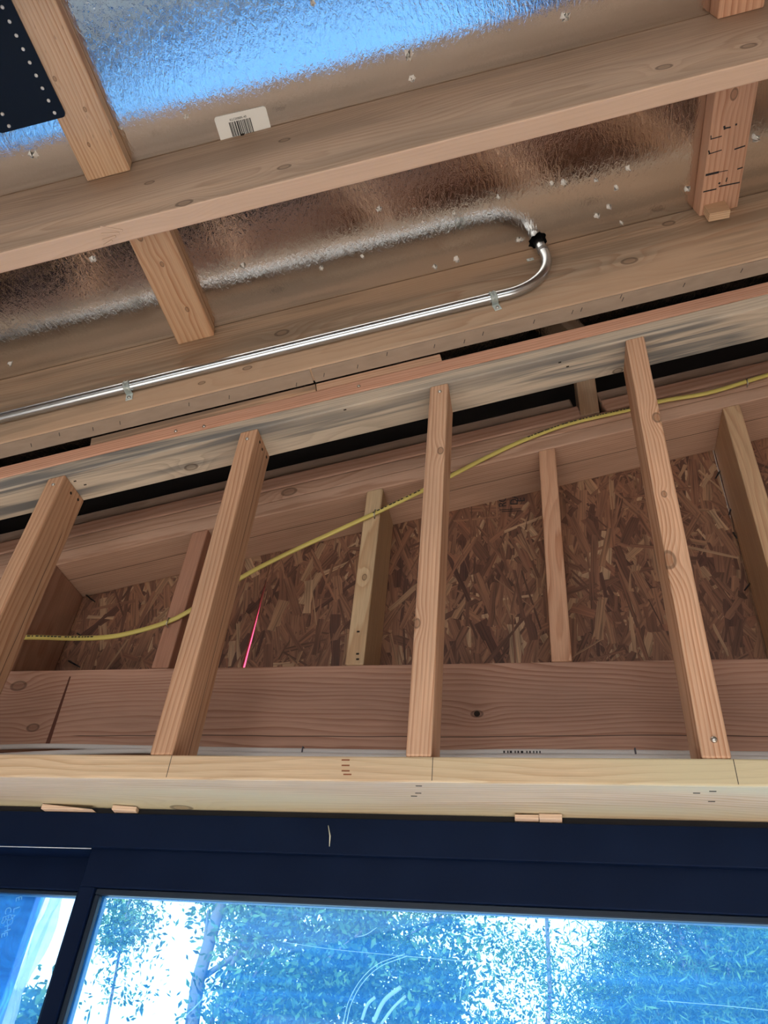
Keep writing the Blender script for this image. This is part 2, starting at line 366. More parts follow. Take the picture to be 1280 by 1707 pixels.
stud_specs = [
    (-0.8213, 'leftmost front stud, warm brown, its lower end cut off by the photo edge', dict(light=(0.55, 0.35, 0.21), dark=(0.36, 0.18, 0.09), spacing=0.007, pith=(0.16, 0.10), cracks=[('z', 0.02, -0.3, 0.2)])),
    (-0.4034, 'warm brown front stud with a long dark check on its right side, second from left', dict(light=(0.56, 0.36, 0.22), dark=(0.37, 0.185, 0.095), spacing=0.0065, pith=(0.15, 0.09), cracks=[('z', 0.012, -0.5, 0.35)])),
    (0.0, 'middle front stud with straight pale grain and one screw at its top', dict(light=(0.62, 0.42, 0.27), dark=(0.42, 0.22, 0.12), spacing=0.0072, pith=(0.22, 0.02), warp=0.008, knots=[(-0.18, -0.015, -0.044, 0.006), (0.21, 0.01, -0.044, 0.006)])),
    (0.4065, 'tallest front stud at right with fine reddish stripes and a small knot', dict(light=(0.66, 0.44, 0.28), dark=(0.44, 0.21, 0.10), spacing=0.0060, pith=(-0.16, 0.015), warp=0.004, knots=[(0.21, 0.012, -0.043, 0.008), (-0.12, -0.015, -0.043, 0.010), (0.02, -0.002, -0.044, 0.004)])),
    (-1.2277, 'front stud standing left of the leftmost one in the photo', dict(light=(0.57, 0.37, 0.23), dark=(0.37, 0.19, 0.10), spacing=0.0065, pith=(0.18, 0.05))),
    (0.8129, 'front stud standing right of the tallest one, outside the photo', dict(light=(0.60, 0.39, 0.24), dark=(0.40, 0.20, 0.10), spacing=0.0065, pith=(-0.18, 0.05))),
    (1.2193, 'front stud closest to the right end of the wall, outside the photo', dict(light=(0.58, 0.38, 0.24), dark=(0.38, 0.20, 0.10), spacing=0.0065, pith=(0.2, 0.05))),
]
studs = []
for xl, lab, kw in stud_specs:
    o = stud('cripple_stud', xl, W2, 0.0, D4, 0.0, zin, wood(name='stud_fir', **kw), 0.0032)
    tag(o, lab, 'stud', 'front studs over the door'); studs.append(o)
screw_on(studs[0], 89, 808, 0); screw_on(studs[1], 412, 732, 0); screw_on(studs[2], 733, 653, 0); screw_on(studs[3], 1190, 1233, 0, 0.005)
for u, v in ((118, 822), (130, 833)): hole_side(studs[0], u, v, -0.8213 + W2)
for u, v in ((433, 737), (437, 749), (444, 762)): hole_side(studs[1], u, v, -0.4034 + W2)

# double top plate
m = wood((0.60, 0.53, 0.40), (0.40, 0.34, 0.25), 0.0050, (0.02, 0.075), warp=0.02, ring=0.7, weather=0.92, wcol=(0.15, 0.155, 0.16), name='weathered_fir',
         knots=[(toS(onS(1030, 612, 0))[0], 0.036, -0.019, 0.009), (toS(onS(310, 763, 0))[0], 0.02, -0.019, 0.010)])
o = board('top_plate', m, 2.86, D4, W2, sl(0, D4 / 2, W2 / 2), R_SL, None, 0.003)
tag(o, 'weathered grey and yellow sloping plate that the front studs butt against', 'lumber')
for u, v in ((125, 802), (142, 808), (933, 604), (946, 611), (970, 585), (575, 683)):
    p = onS(u, v, 0); s, yy, h = toS(p)
    if yy > 0.004: board('nail_dent', M_HOLE, 0.006, 0.003, 0.0006, sl(s, yy, -0.0001), R_SL, o, 0)
m = wood((0.62, 0.37, 0.25), (0.44, 0.21, 0.12), 0.0060, (0.01, 0.12), warp=0.012, name='red_fir')
o = board('top_plate', m, 2.86, D4, W2, sl(0, D4 / 2, W2 * 1.5 + 0.0006), R_SL, None, 0.003)
tag(o, 'reddish sloping plate on top of the weathered one', 'lumber')
for u, v in ((293, 719), (340, 711), (598, 644)):
    p = onY(u, v, 0); s, yy, h = toS(p)
    bm = bmesh.new(); bmesh.ops.create_cone(bm, cap_ends=True, segments=12, radius1=0.004, radius2=0.003, depth=0.003)
    obj('screw', bm_mesh(bm, True), M_SCREW, o, Matrix.Translation(sl(s, -0.001, min(h, 0.072))) @ Matrix.Rotation(math.pi / 2, 4, 'X'))
# spacer between plate and rafter
sj = toS(onS(524, 637, 0.1015))[0]
s0 = toS(onY(151, 733, 0.001))[0]; s1 = toS(onY(734, 592, 0.001))[0]
HSP = 0.0252; PT = 2 * W2 + 0.0012
m = wood((0.60, 0.41, 0.26), (0.42, 0.25, 0.14), 0.006, (0.03, 0.09), weather=0.7, wcol=(0.10, 0.085, 0.07), name='dirty_spacer')
o = board('spacer_block', m, sj - s0, 0.08, HSP, sl((s0 + sj) / 2, 0.042, PT + HSP / 2), R_SL, None, 0.0015); tag(o, 'stained wooden spacer strip wedged on the reddish plate, left one', 'spacer', 'spacers under the conduit rafter')
m = wood((0.64, 0.43, 0.28), (0.46, 0.27, 0.16), 0.006, (0.03, 0.09), name='clean_spacer')
o = board('spacer_block', m, s1 - sj - 0.002, 0.08, HSP, sl((s1 + sj) / 2 + 0.001, 0.042, PT + HSP / 2), R_SL, None, 0.0015); tag(o, 'clean pinkish wooden spacer strip on the reddish plate, ending at the dark gap', 'spacer', 'spacers under the conduit rafter')

# ================================================================== RAFTERS
RB, RT = 0.1055, 0.3465
SKN = lambda u, v, Y, r: (toS(onY(u, v, Y))[0], -0.019, toS(onY(u, v, Y))[2] - (RB + RT) / 2, r)
m2 = wood((0.53, 0.41, 0.28), (0.40, 0.265, 0.165), 0.0085, (0.05, -0.03), warp=0.03, ring=1.15, weather=0.45, wcol=(0.20, 0.16, 0.12), name='rafter_fir', tint2=(0.54, 0.37, 0.25),
          knots=[SKN(400, 572, -.042, 0.012), SKN(340, 631, -.042, 0.008), SKN(264, 656, -.042, 0.006), SKN(975, 453, -.042, 0.012), SKN(1043, 390, -.042, 0.009), SKN(455, 590, -.042, 0.01)])
raf = board('rafter', m2, 4.6, 0.038, RT - RB, sl(0.1, -0.023, (RB + RT) / 2), R_SL, None, 0.003); tag(raf, 'knotty sloping rafter carrying the steel conduit', 'rafter', 'roof rafters')
m1 = wood((0.52, 0.40, 0.285), (0.40, 0.285, 0.19), 0.0070, (0.06, -0.06), warp=0.03, ring=0.95, weather=0.3, wcol=(0.24, 0.185, 0.14), name='rafter_fir', planed_lit=(0.66, 0.46, 0.33),
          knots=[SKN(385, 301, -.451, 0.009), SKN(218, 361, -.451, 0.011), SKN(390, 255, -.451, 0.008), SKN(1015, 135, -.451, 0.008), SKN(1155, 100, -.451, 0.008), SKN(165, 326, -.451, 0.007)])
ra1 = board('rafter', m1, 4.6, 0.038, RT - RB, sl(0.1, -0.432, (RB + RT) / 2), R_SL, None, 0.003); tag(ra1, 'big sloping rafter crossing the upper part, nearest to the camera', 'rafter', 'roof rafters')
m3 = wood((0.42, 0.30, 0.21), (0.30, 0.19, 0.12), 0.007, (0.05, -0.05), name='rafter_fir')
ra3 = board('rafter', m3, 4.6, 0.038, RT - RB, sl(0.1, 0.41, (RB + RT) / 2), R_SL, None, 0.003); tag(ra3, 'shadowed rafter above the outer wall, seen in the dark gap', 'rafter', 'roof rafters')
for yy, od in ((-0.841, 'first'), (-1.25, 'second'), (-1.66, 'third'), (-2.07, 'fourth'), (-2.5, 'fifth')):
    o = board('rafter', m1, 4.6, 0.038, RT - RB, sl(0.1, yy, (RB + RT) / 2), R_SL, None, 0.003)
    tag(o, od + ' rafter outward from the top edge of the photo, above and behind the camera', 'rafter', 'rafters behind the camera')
# torn splinter on the rafter nearest the camera
p = onS(185, 395, RB); s, yy, h = toS(p)
for k in range(4):
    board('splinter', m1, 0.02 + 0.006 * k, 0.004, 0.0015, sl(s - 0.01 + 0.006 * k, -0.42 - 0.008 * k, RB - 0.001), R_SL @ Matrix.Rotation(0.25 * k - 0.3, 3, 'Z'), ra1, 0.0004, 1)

# brown fibre strips stapled under the conduit rafter
for a, b, lab in ((-1.9, sj - 0.002, 'brown fibre strip stapled under the conduit rafter, left length'), (sj + 0.002, 2.2, 'brown fibre strip stapled under the conduit rafter, right length')):
    o = board('fibre_strip', M_STRIP, b - a, 0.037, 0.0032, sl((a + b) / 2, -0.0205, RB - 0.0019), R_SL, None, 0.0004, 1); tag(o, lab, 'strip', 'fibre strips under the rafter')
    for u, v in ((52, 742), (99, 724), (155, 715), (200, 705), (315, 674), (382, 662), (494, 641), (540, 625), (596, 611), (645, 590), (724, 577), (805, 556), (774, 569), (890, 536), (954, 520), (969, 516), (1038, 499), (1035, 494), (1140, 475), (1236, 451)):
        s, yy, h = toS(onS(u, v, RB - 0.0035))
        if a < s < b: board('staple', M_PENCIL, 0.0014, 0.010, 0.0008, sl(s, yy, RB - 0.0037), R_SL @ Matrix.Rotation(0.35, 3, 'Z'), o, 0)

# blocking laid flat between rafters
def block(s0, wd, ya, yb, mat, lab):
    o = board('roof_blocking', mat, yb - ya, 0.0375, wd, sl(s0 + wd / 2, (ya + yb) / 2, 0.3465 - 0.0188), R_BK, None, 0.0028)
    return tag(o, lab, 'blocking', 'flat blocks between rafters')
mb = dict(tone=0.12)
b1 = block(-0.5450, 0.089, -0.4128, -0.0422, wood((0.62, 0.42, 0.25), (0.44, 0.22, 0.105), 0.011, (-0.03, 0.02), warp=0.02, knots=[(-0.09, -0.0188, -0.02, 0.006), (-0.02, -0.0188, 0.0, 0.004), (0.10, -0.0188, 0.01, 0.004)], name='block_fir'), 'wooden block between the two rafters at left, with brown V-shaped figure')
b2 = block(-0.5690, 0.089, -0.8215, -0.4515, wood((0.66, 0.47, 0.29), (0.46, 0.24, 0.115), 0.0072, (0.0, -0.32), warp=0.005, fleck=0.35, knots=[(0.12, -0.0188, -0.01, 0.003), (0.06, -0.0188, 0.012, 0.003), (0.0, -0.0188, -0.015, 0.003)], name='block_fir'), 'straight striped wooden block at upper left beside the black sheet')
b3 = block(0.6950, 0.089, -0.4128, -0.0422, wood((0.60, 0.38, 0.25), (0.42, 0.21, 0.12), 0.011, (-0.03, 0.22), warp=0.010, knots=[(-0.075, -0.0188, -0.004, 0.007)], name='block_fir'), 'wooden block at right with black tick marks and dark nicks')
b4 = block(0.6800, 0.089, -0.8215, -0.4515, wood((0.62, 0.38, 0.24), (0.42, 0.20, 0.11), 0.014, (-0.03, 0.16), warp=0.012, name='block_fir'), 'wooden block in the top right corner above the near rafter')
# ink marks on the right block
for (u0, v0), (u1, v1), wd in (((1185, 232), (1203, 227), .002), (((1185, 226)), (1185, 233), .002), ((1181, 257), (1203, 250), .002), ((1181, 251), (1183, 257), .003), ((1224, 249), (1242, 243), .003), ((1208, 214), (1218, 212), .003), ((1207, 210), (1208, 216), .004),
                               ((1227, 206), (1227, 209), .004), ((1176, 292), (1198, 287), .005), ((1198, 287), (1213, 284), .0015), ((1229, 282), (1238, 279), .003), ((1210, 303), (1212, 296), .0025), ((1172, 320), (1194, 315), .003), ((1198, 311), (1233, 304), .003), ((1198, 307), (1200, 304), .004)):
    a, b = onS(u0, v0, 0.3085), onS(u1, v1, 0.3085); d = (b - a); L = d.length; d.normalize()
    n_ = EZ; t_ = n_.cross(d)
    board('ink_mark', M_INK, L, wd, 0.0004, (a + b) / 2, cols(d, t_, n_), b3, 0)
# offcut tucked under the right block
oc = board('wood_offcut', wood((0.66, 0.48, 0.30), (0.42, 0.27, 0.15), 0.006, (-0.2, 0.0), warp=0.003, name='offcut_fir'), 0.046, 0.020, 0.045, sl(0.725, -0.048, 0.291) + Vector((0, -0.010, 0.0)), R_SL @ Matrix.Rotation(0.10, 3, 'Y'), None, 0.001, 1)
tag(oc, 'small ridged wood offcut tucked at the foot of the marked block', 'offcut')
a = onS(1207, 356, 0.285)
tube('splinter', [a, a + EX * 0.012, a + EX * 0.03 + EZ * 0.002], [0.0014, 0.0009, 0.0003], simple('splinter_pale', (0.7, 0.55, 0.38), 0.7), oc, 6)

# ================================================================== CONDUIT
YC = -0.0548; HC = 0.1775; RC = 0.0117; RAD = 0.115
cd = empty('steel_conduit', sl(0, YC, HC)); tag(cd, 'shiny steel conduit along the rafter, bending up through the foil', 'conduit')
SB = HS - RAD
pts = [sl(-1.9 + k * (SB + 1.9) / 14, YC, HC) for k in range(15)]
for k in range(1, 17):
    a = math.pi / 2 * k / 16; pts.append(sl(SB + RAD * math.sin(a), YC, HC + RAD * (1 - math.cos(a))))
pts += [sl(HS, YC, 0.32), sl(HS, YC, 0.385)]
tube('pipe', pts, RC, M_STEEL, cd, 24)
ce = 0.303
for k in range(2): tube('coupling_ring', [sl(HS, YC, ce + 0.005 * k), sl(HS, YC, ce + 0.005 * k + 0.0028)], RC + 0.0014, M_STEEL, cd, 24)
def strap(s, h, ang, flip):
    """one-hole strap: band over the pipe and a tab with a screw on the rafter"""
    T = sl(s, YC, h); ax = (EX * math.cos(ang) + EZ * math.sin(ang)); pe = EY.cross(ax) * flip
    bm = bmesh.new(); prof = []
    for k in range(11):
        a = math.pi * (k / 10) ; prof.append((-(RC + 0.0012) * math.sin(a), (RC + 0.0012) * math.cos(a)))
    ybk = -0.0425 - YC
    prof = [(ybk, RC + 0.0012)] + prof + [(ybk, -(RC + 0.0012))]
    wv = 0.0075; rows = []
    for (dy, dp) in prof:
        rows.append([bm.verts.new(T + EY * dy + pe * dp + ax * (sg * wv)) for sg in (-1, 1)])
    for a, b in zip(rows, rows[1:]): bm.faces.new((a[0], a[1], b[1], b[0]))
    r = bmesh.ops.solidify(bm, geom=bm.faces[:], thickness=0.0014)
    bmesh.ops.recalc_face_normals(bm, faces=bm.faces[:])
    st = obj('strap', bm_mesh(bm), M_ZINC, cd)
    board('tab', M_ZINC, 0.016, 0.0022, 0.021, T + EY * (ybk - 0.0008) - pe * (RC + 0.0105), cols(ax, EY, ax.cross(EY)), st, 0.0007, 1)
    for sg in (-1, 1):
        tube('rib', [T + EY * prof[k][0] * 1.06 + pe * prof[k][1] * 1.06 + ax * sg * 0.004 for k in range(1, 12)], 0.0011, M_ZINC, st, 6)
    c = T + EY * (ybk - 0.0028) - pe * (RC + 0.013)
    bm = bmesh.new(); bmesh.ops.create_cone(bm, cap_ends=True, segments=10, radius1=0.0045, radius2=0.003, depth=0.004)
    obj('screw', bm_mesh(bm, True), M_SCREW, st, Matrix.Translation(c) @ Matrix.Rotation(math.pi / 2, 4, 'X'))
strap(toS(onY(213, 645, YC))[0], HC, 0.0, -1)
strap(toS(onY(822, 497, YC))[0], HC, 0.12, -1)
tb = onY(884, 433, -0.043); s, yy, h = toS(tb)
tab = board('strap_tab', M_ZINC, 0.016, 0.002, 0.010, sl(s, -0.0435, h), R_SL, cd, 0.0006, 1)
board('screw', M_SCREW, 0.004, 0.002, 0.004, sl(s - 0.001, -0.0452, h), R_SL, tab, 0.0008, 1)

# ================================================================== BITS ON THE FOIL
rng = random.Random(11)
def nail_tip(u, v, size, dark=False):
    p = onS(u, v, 0.3465); bm = bmesh.new()
    for k in range(6):
        a = rng.uniform(0, 2 * math.pi); r = size * rng.uniform(0.35, 0.9); hh = -size * rng.uniform(0.35, 1.3)
        c = p + EX * (r * 0.5 * math.cos(a)) + EY * (r * 0.5 * math.sin(a))
        t1 = p + EX * (r * math.cos(a + 0.6)) + EY * (r * math.sin(a + 0.6)); t2 = p + EX * (r * math.cos(a - 0.6)) + EY * (r * math.sin(a - 0.6))
        v = [bm.verts.new(q) for q in (t1, t2, p + EX * rng.uniform(-.3, .3) * size + EZ * hh, c + EZ * hh * 0.6)]
        bm.faces.new((v[0], v[3], v[2])); bm.faces.new((v[3], v[1], v[2])); bm.faces.new((v[0], v[1], v[3]))
    bm.normal_update()
    nb = obj('torn_foil', bm_mesh(bm), M_FOILBIT, ceil, Matrix.Identity(4))
    q = p + EX * size * 0.15
    tube('nail_point', [q, q + EZ * (-size * 0.9), q + EZ * (-size * 1.3)], [size * 0.16, size * 0.14, 0.0003], M_SCREW, nb, 6, M=Matrix.Identity(4))
for u, v, sz in ((55, 258, .013), (310, 195, .007), (519, 6, .010), (678, 90, .017), (687, 132, .010), (942, 27, .013), (155, 433, .011), (405, 443, .010), (632, 348, .010), (604, 428, .008), (536, 447, .009),
                 (725, 445, .010), (761, 432, .011), (757, 355, .007), (831, 328, .008), (864, 400, .011), (940, 304, .012), (920, 306, .008), (994, 300, .008), (1047, 281, .010), (1027, 313, .009), (1015, 345, .010),
                 (995, 360, .011), (1035, 372, .008), (1145, 315, .010), (1260, 229, .013), (18, 607, .009), (200, 213, .007), (912, 413, .008)):
    nail_tip(u, v, sz)

# barcode label
A, B_, C_, D_ = [onS(u, v, 0.3462) for u, v in ((356, 196), (442, 176), (452, 212), (366, 232))]
lx = (B_ - A).normalized(); ly = EZ.cross(lx); LW = (B_ - A).length; LH = abs((D_ - A).dot(ly)) + 0.004
sg = 1 if (D_ - A).dot(ly) > 0 else -1
def lab_p(a, b, hh=0.0): return A + lx * a + ly * (sg * b) - EZ * hh
bm = bmesh.new(); cr = 0.006; ring_ = []
for cx_, cy_, a0 in ((cr, cr, 180), (LW - cr, cr, 270), (LW - 0.001, LH - 0.001, 0), (0.001, LH - 0.001, 90)):
    rr = cr if cy_ == cr else 0.001
    for k in range(5):
        an = math.radians(a0 + 90 * k / 4); ring_.append((cx_ + rr * math.cos(an), cy_ + rr * math.sin(an)))
top = [bm.verts.new(lab_p(a, b, 0.0008)) for a, b in ring_]; bot = [bm.verts.new(lab_p(a, b, 0.0)) for a, b in ring_]
bm.faces.new(top); bm.faces.new(bot[::-1])
for k in range(len(top)): bm.faces.new((top[k], top[(k + 1) % len(top)], bot[(k + 1) % len(top)], bot[k]))
bmesh.ops.recalc_face_normals(bm, faces=bm.faces[:])
lab = obj('barcode_sticker', bm_mesh(bm), M_PAPER); tag(lab, 'white sticker with a barcode on the foil by the near rafter', 'sticker')
bw = [3, 1, 2, 1, 1, 2, 3, 1, 1, 2, 1, 1, 4, 3, 5, 2, 3, 1, 1, 2, 3, 2, 1, 1, 2, 2, 3, 1, 2, 2, 1, 1, 3, 2, 2, 2, 1, 1, 3]
xp = LW * 0.245; unit = LW * 0.42 / sum(bw)
for k, q in enumerate(bw):
    if k % 2 == 0:
        c = lab_p(xp + q * unit / 2, LH * 0.63, 0.0010)
        board('barcode_bar', M_INK, q * unit, LH * 0.60, 0.0003, c, cols(lx, ly, EZ), lab, 0)
    xp += q * unit
def text_mesh(txt, size):
    cu = bpy.data.curves.new('t', 'FONT'); cu.body = txt; cu.size = size; cu.align_x = 'CENTER'; cu.align_y = 'CENTER'; cu.extrude = 0.0002
    o = bpy.data.objects.new('t', cu); COL.objects.link(o); bpy.context.view_layer.update()
    me = bpy.data.meshes.new_from_object(o.evaluated_get(bpy.context.evaluated_depsgraph_get())); bpy.data.objects.remove(o); return me
tx, ty, tz = lx, -ly * sg, None
tz = tx.cross(ty)
obj('print', text_mesh('KLC0088R-40', 0.0058), M_INK, lab, Matrix.Translation(lab_p(LW * 0.44, LH * 0.24, 0.0010)) @ cols(tx, ty, tz).to_4x4())
board('nail_dent', M_HOLE, 0.007, 0.002, 0.006, sl(toS(onY(404, 222, -.4515))[0], -0.4515, 0.3425), R_SL, lab, 0.0005, 1)

# black perforated sheet at upper left
hp = 0.3045; a = onS(24, 0, hp); b = onS(109, 190, hp); c0 = onS(8, 222, hp); s_r = toS(b)[0]; y_f = (toS(onS(100, 196, hp))[1] + toS(c0)[1]) / 2
pan = empty('perforated_sheet', sl(s_r - 0.2, y_f - 0.3, hp), R_SL); tag(pan, 'black sheet with a row of pale eyelets at upper left, hung under the foil', 'sheet')
s_l = toS(onS(0, 222, hp))[0] - 0.002
bm = bmesh.new(); rr = 0.008; loop = []
for (cs, cy_, a0) in ((s_r - rr, y_f - rr, 0), (s_l + rr, y_f - rr, 90), (s_l + rr, -0.812, 180), (s_r - rr, -0.812, 270)):
    for k in range(6):
        an = math.radians(a0 + 90 * k / 5); loop.append((cs + rr * math.cos(an), cy_ + rr * math.sin(an)))
t = [bm.verts.new(sl(p, q, hp)) for p, q in loop]; bt = [bm.verts.new(sl(p, q, hp + 0.0025)) for p, q in loop]
bm.faces.new(t); bm.faces.new(bt[::-1])
for k in range(len(t)): bm.faces.new((t[k], t[(k + 1) % len(t)], bt[(k + 1) % len(t)], bt[k]))
bmesh.ops.recalc_face_normals(bm, faces=bm.faces[:])
obj('sheet_panel', bm_mesh(bm), M_PANEL, pan)
m_eye = simple('eyelet', (0.62, 0.62, 0.60), 0.5)
e0 = toS(onS(91, 188, hp)); e1 = toS(onS(4, 12, hp))
for k in range(0, 15):
    bm = bmesh.new(); bmesh.ops.create_uvsphere(bm, u_segments=10, v_segments=6, radius=0.0034)
    me = bm_mesh(bm, True)
    f = k / 8.0
    if e0[1] + (e1[1] - e0[1]) * f > -0.805: obj('eyelet', me, m_eye, pan, Matrix.Translation(sl(e0[0] + (e1[0] - e0[0]) * f, e0[1] + (e1[1] - e0[1]) * f, hp - 0.0002)) @ Matrix.Diagonal((1, 1, 0.5, 1)))
for u, v in ((15, 210), (4, 190)):
    bm = bmesh.new(); bmesh.ops.create_uvsphere(bm, u_segments=10, v_segments=6, radius=0.0034)
    obj('eyelet', bm_mesh(bm, True), m_eye, pan, Matrix.Translation(onS(u, v, hp - 0.0002)))

# ================================================================== OUTER WALL
YO = 0.233; DO = 0.140; HO = -0.033
zout = lambda x: ZT + TT * x + HO / CT
ZH = 0.2785
KH = lambda u, v, r: (onY(u, v, YO).x - 0.0, -0.07, onY(u, v, YO).z - (ZH - 0.145), r)
mh = wood((0.45, 0.275, 0.19), (0.30, 0.15, 0.095), 0.0085, (0.02, -0.16), warp=0.03, ring=1.1, cracks=[('z', 0.0, -0.7, 1.7), ('z', -0.035, -1.0, 0.25), ('z', -0.045, 0.1, 0.6)],
          knots=[KH(795, 1190, 0.008), KH(31, 1143, 0.010), KH(55, 1213, 0.007)], name='header_fir')
hd = board('header_beam', mh, 2.82, DO, 0.29, (0, YO + DO / 2, ZH - 0.145), R_X, None, 0.003); tag(hd, 'reddish brown header beam running behind the front studs', 'beam')
a, b = onY(117, 1128, YO), onY(79, 1241, YO)
kf = bmesh.new()
vs = [kf.verts.new((a.x + q, YO - 0.0006, a.z)) for q in (-.0015, .0015)] + [kf.verts.new((b.x + q, YO - 0.0006, b.z)) for q in (.0045, -.0045)]
kf.faces.new(vs); r = bmesh.ops.extrude_face_region(kf, geom=kf.faces[:])
for v in [q for q in r['geom'] if isinstance(q, bmesh.types.BMVert)]: v.co.y += 0.001
bmesh.ops.recalc_face_normals(kf, faces=kf.faces[:])
obj('saw_kerf', bm_mesh(kf), simple('kerf', (0.10, 0.035, 0.022), 0.9), hd, Matrix.Identity(4))
p = onY(795, 1190, YO); bm = bmesh.new(); bmesh.ops.create_cone(bm, cap_ends=True, segments=14, radius1=0.0055, radius2=0.0055, depth=0.001)
obj('knot_hole', bm_mesh(bm), M_HOLE, hd, Matrix.Translation((p.x, YO - 0.0003, p.z)) @ Matrix.Rotation(math.pi / 2, 4, 'X'))
# stacked sloping plates
mo1 = wood((0.54, 0.36, 0.25), (0.38, 0.22, 0.14), 0.0062, (0.30, -0.05), warp=0.006, cracks=[('y', -0.005, -2, 2)], name='outer_fir')
o = board('outer_plate', mo1, 2.86, DO, W2, sl(0, YO + DO / 2, HO + W2 / 2), R_SL, None, 0.003); tag(o, 'lowest sloping plate over the strand board, ribbed underside visible', 'lumber', 'stacked plates of the outer wall')
mo2 = wood((0.50, 0.33, 0.23), (0.34, 0.19, 0.12), 0.007, (0.03, 0.06), warp=0.02, knots=[(toS(onY(480, 805, YO))[0], -0.07, 0.0, 0.01)], name='outer_fir')
o = board('outer_plate', mo2, 2.86, DO, W2, sl(0, YO + DO / 2 + 0.0015, HO + W2 * 1.5 + 0.0008), R_SL, None, 0.003); tag(o, 'second sloping plate of the outer wall with swirling brown grain', 'lumber', 'stacked plates of the outer wall')
mo3 = wood((0.56, 0.36, 0.26), (0.42, 0.23, 0.15), 0.008, (0.02, 0.07), name='outer_fir')
H3 = HO + 2 * W2 + 0.002
sp0, sp1 = toS(onY(966, 680, YO))[0], toS(onY(1001, 675, YO))[0]
mo4 = wood((0.40, 0.31, 0.24), (0.27, 0.20, 0.15), 0.0055, (0.3, 0.0), warp=0.006, name='outer_fir')
for aa, bb, lab3, lab4 in ((-1.43, sp0 - 0.002, 'pinkish sloping plate ending at the short post, left length', 'greyish board on the pinkish plate, left of the short post'), (sp1 + 0.006, 1.43, 'pinkish sloping plate right of the short post', 'greyish board on the pinkish plate, right of the short post')):
    o = board('outer_plate', mo3, bb - aa, DO, W2, sl((aa + bb) / 2, YO + DO / 2, H3 + W2 / 2), R_SL, None, 0.004); tag(o, lab3, 'lumber', 'stacked plates of the outer wall')
    b5 = bb - 0.006 if aa < 0 else bb
    o = board('outer_plate', mo4, b5 - aa, DO - 0.012, 0.040, sl((aa + b5) / 2, YO + DO / 2 + 0.005, H3 + W2 + 0.0208), R_SL, None, 0.004); tag(o, lab4, 'lumber', 'stacked plates of the outer wall')
# post
zb = ZT + TT * 0.35 + (H3) / CT
xa, xb = onY(967, 690, YO).x, onY(999, 684, YO).x
mp = wood((0.60, 0.46, 0.31), (0.46, 0.31, 0.19), 0.006, (0.01, 0.2), name='post_fir')
def pcut(co):
    c = co.copy(); c.x += TT * c.y; return c
Lp = 0.29
o = board('short_post', mp, Lp, xb - xa, 0.088, ((xa + xb) / 2, YO + 0.044, ZT + TT * (xa + xb) / 2 + (H3 + 0.001) / CT + Lp / 2), R_UP, None, 0.002, 2, pcut); tag(o, 'short pale post standing on the outer plates, seen above and below the weathered plate', 'post')

# outer studs
zoc = zout
def ost(u0, v, wd, mat, lab, dp=DO - 0.002):
    x_ = onY(u0, v, YO).x
    o = stud('outer_stud', x_, wd, YO, dp, ZH + 0.0005, zoc, mat, 0.003); return tag(o, lab, 'stud', 'studs of the outer wall')
mos = lambda l, d, p=(0.05, 0.2), **k: wood(l, d, 0.006, p, name='outer_stud_fir', **k)
os1 = ost(252, 1111, 0.038, mos((0.46, 0.25, 0.16), (0.33, 0.15, 0.09)), 'dark reddish outer stud half hidden behind the second front stud')
os2 = ost(575, 1104, 0.0375, mos((0.58, 0.44, 0.26), (0.46, 0.30, 0.16), (0.04, 0.16), knots=[(-0.02, 0.0, -0.069, 0.005)]), 'yellowish outer stud with a knot, left of the middle front stud')
os3 = ost(919, 1102, 0.0375, mos((0.56, 0.34, 0.21), (0.40, 0.20, 0.11), (0.02, 0.05), warp=0.02), 'orange brown outer stud between the two right front studs', 0.088)
os4x = onY(1207, 690, YO).x
os4 = stud('outer_stud', os4x, 0.038, YO, DO - 0.002, ZH + 0.0005, zoc, mos((0.58, 0.40, 0.23), (0.40, 0.21, 0.11), (0.01, -0.11), warp=0.018), 0.003); tag(os4, 'outer stud with wavy orange grain at the right edge', 'stud', 'studs of the outer wall')
xk = onY(140, 995, YO + DO - 0.001).x
os5 = stud('outer_stud', xk - 0.038, 0.038, YO, DO - 0.002, ZH + 0.0005, zoc, mos((0.44, 0.27, 0.18), (0.33, 0.17, 0.11), (0.3, 0.02)), 0.003); tag(os5, 'outer stud at far left showing its dark flat side', 'stud', 'studs of the outer wall')
for u, v, o_ in ((597, 1053, os2), (596, 1090, os2), (596, 1099, os2)):
    p = onY(u, v, YO); board('nail_hole', M_HOLE, 0.006, 0.001, 0.004, (p.x, YO - 0.0003, p.z), R_X, o_, 0.0004, 1)

# ---- strand board: panels with a tapering joint, and loose-looking strands pressed into the face
YOSB = YO + DO + 0.001
g = G('strand_board_core'); n1, _ = g.noise(g.objc(), 60.0, 4.0)
g.put(g.bsdf.inputs['Base Color'], g.ramp(n1, [(0.3, (0.14, 0.075, 0.042)), (0.7, (0.26, 0.15, 0.085))])); g.bsdf.inputs['Roughness'].default_value = 0.8
M_OSB = g.m
g = G('wood_strand'); uv = g.n('ShaderNodeTexCoord').outputs['UV']; x, y, z = g.sep(uv)
gi = g.n('ShaderNodeNewGeometry').outputs['Random Per Island']
n1, _ = g.noise(g.xyz(g.math('MULTIPLY', x, 9.0), g.math('MULTIPLY', y, 260.0), g.math('MULTIPLY', gi, 50.0)), 1.0, 2.0)
base = g.ramp(gi, [(0.0, (0.085, 0.036, 0.026)), (0.18, (0.15, 0.070, 0.045)), (0.40, (0.21, 0.10, 0.062)), (0.62, (0.28, 0.142, 0.086)), (0.8, (0.22, 0.098, 0.060)), (0.93, (0.34, 0.20, 0.12)), (1.0, (0.46, 0.30, 0.19))])
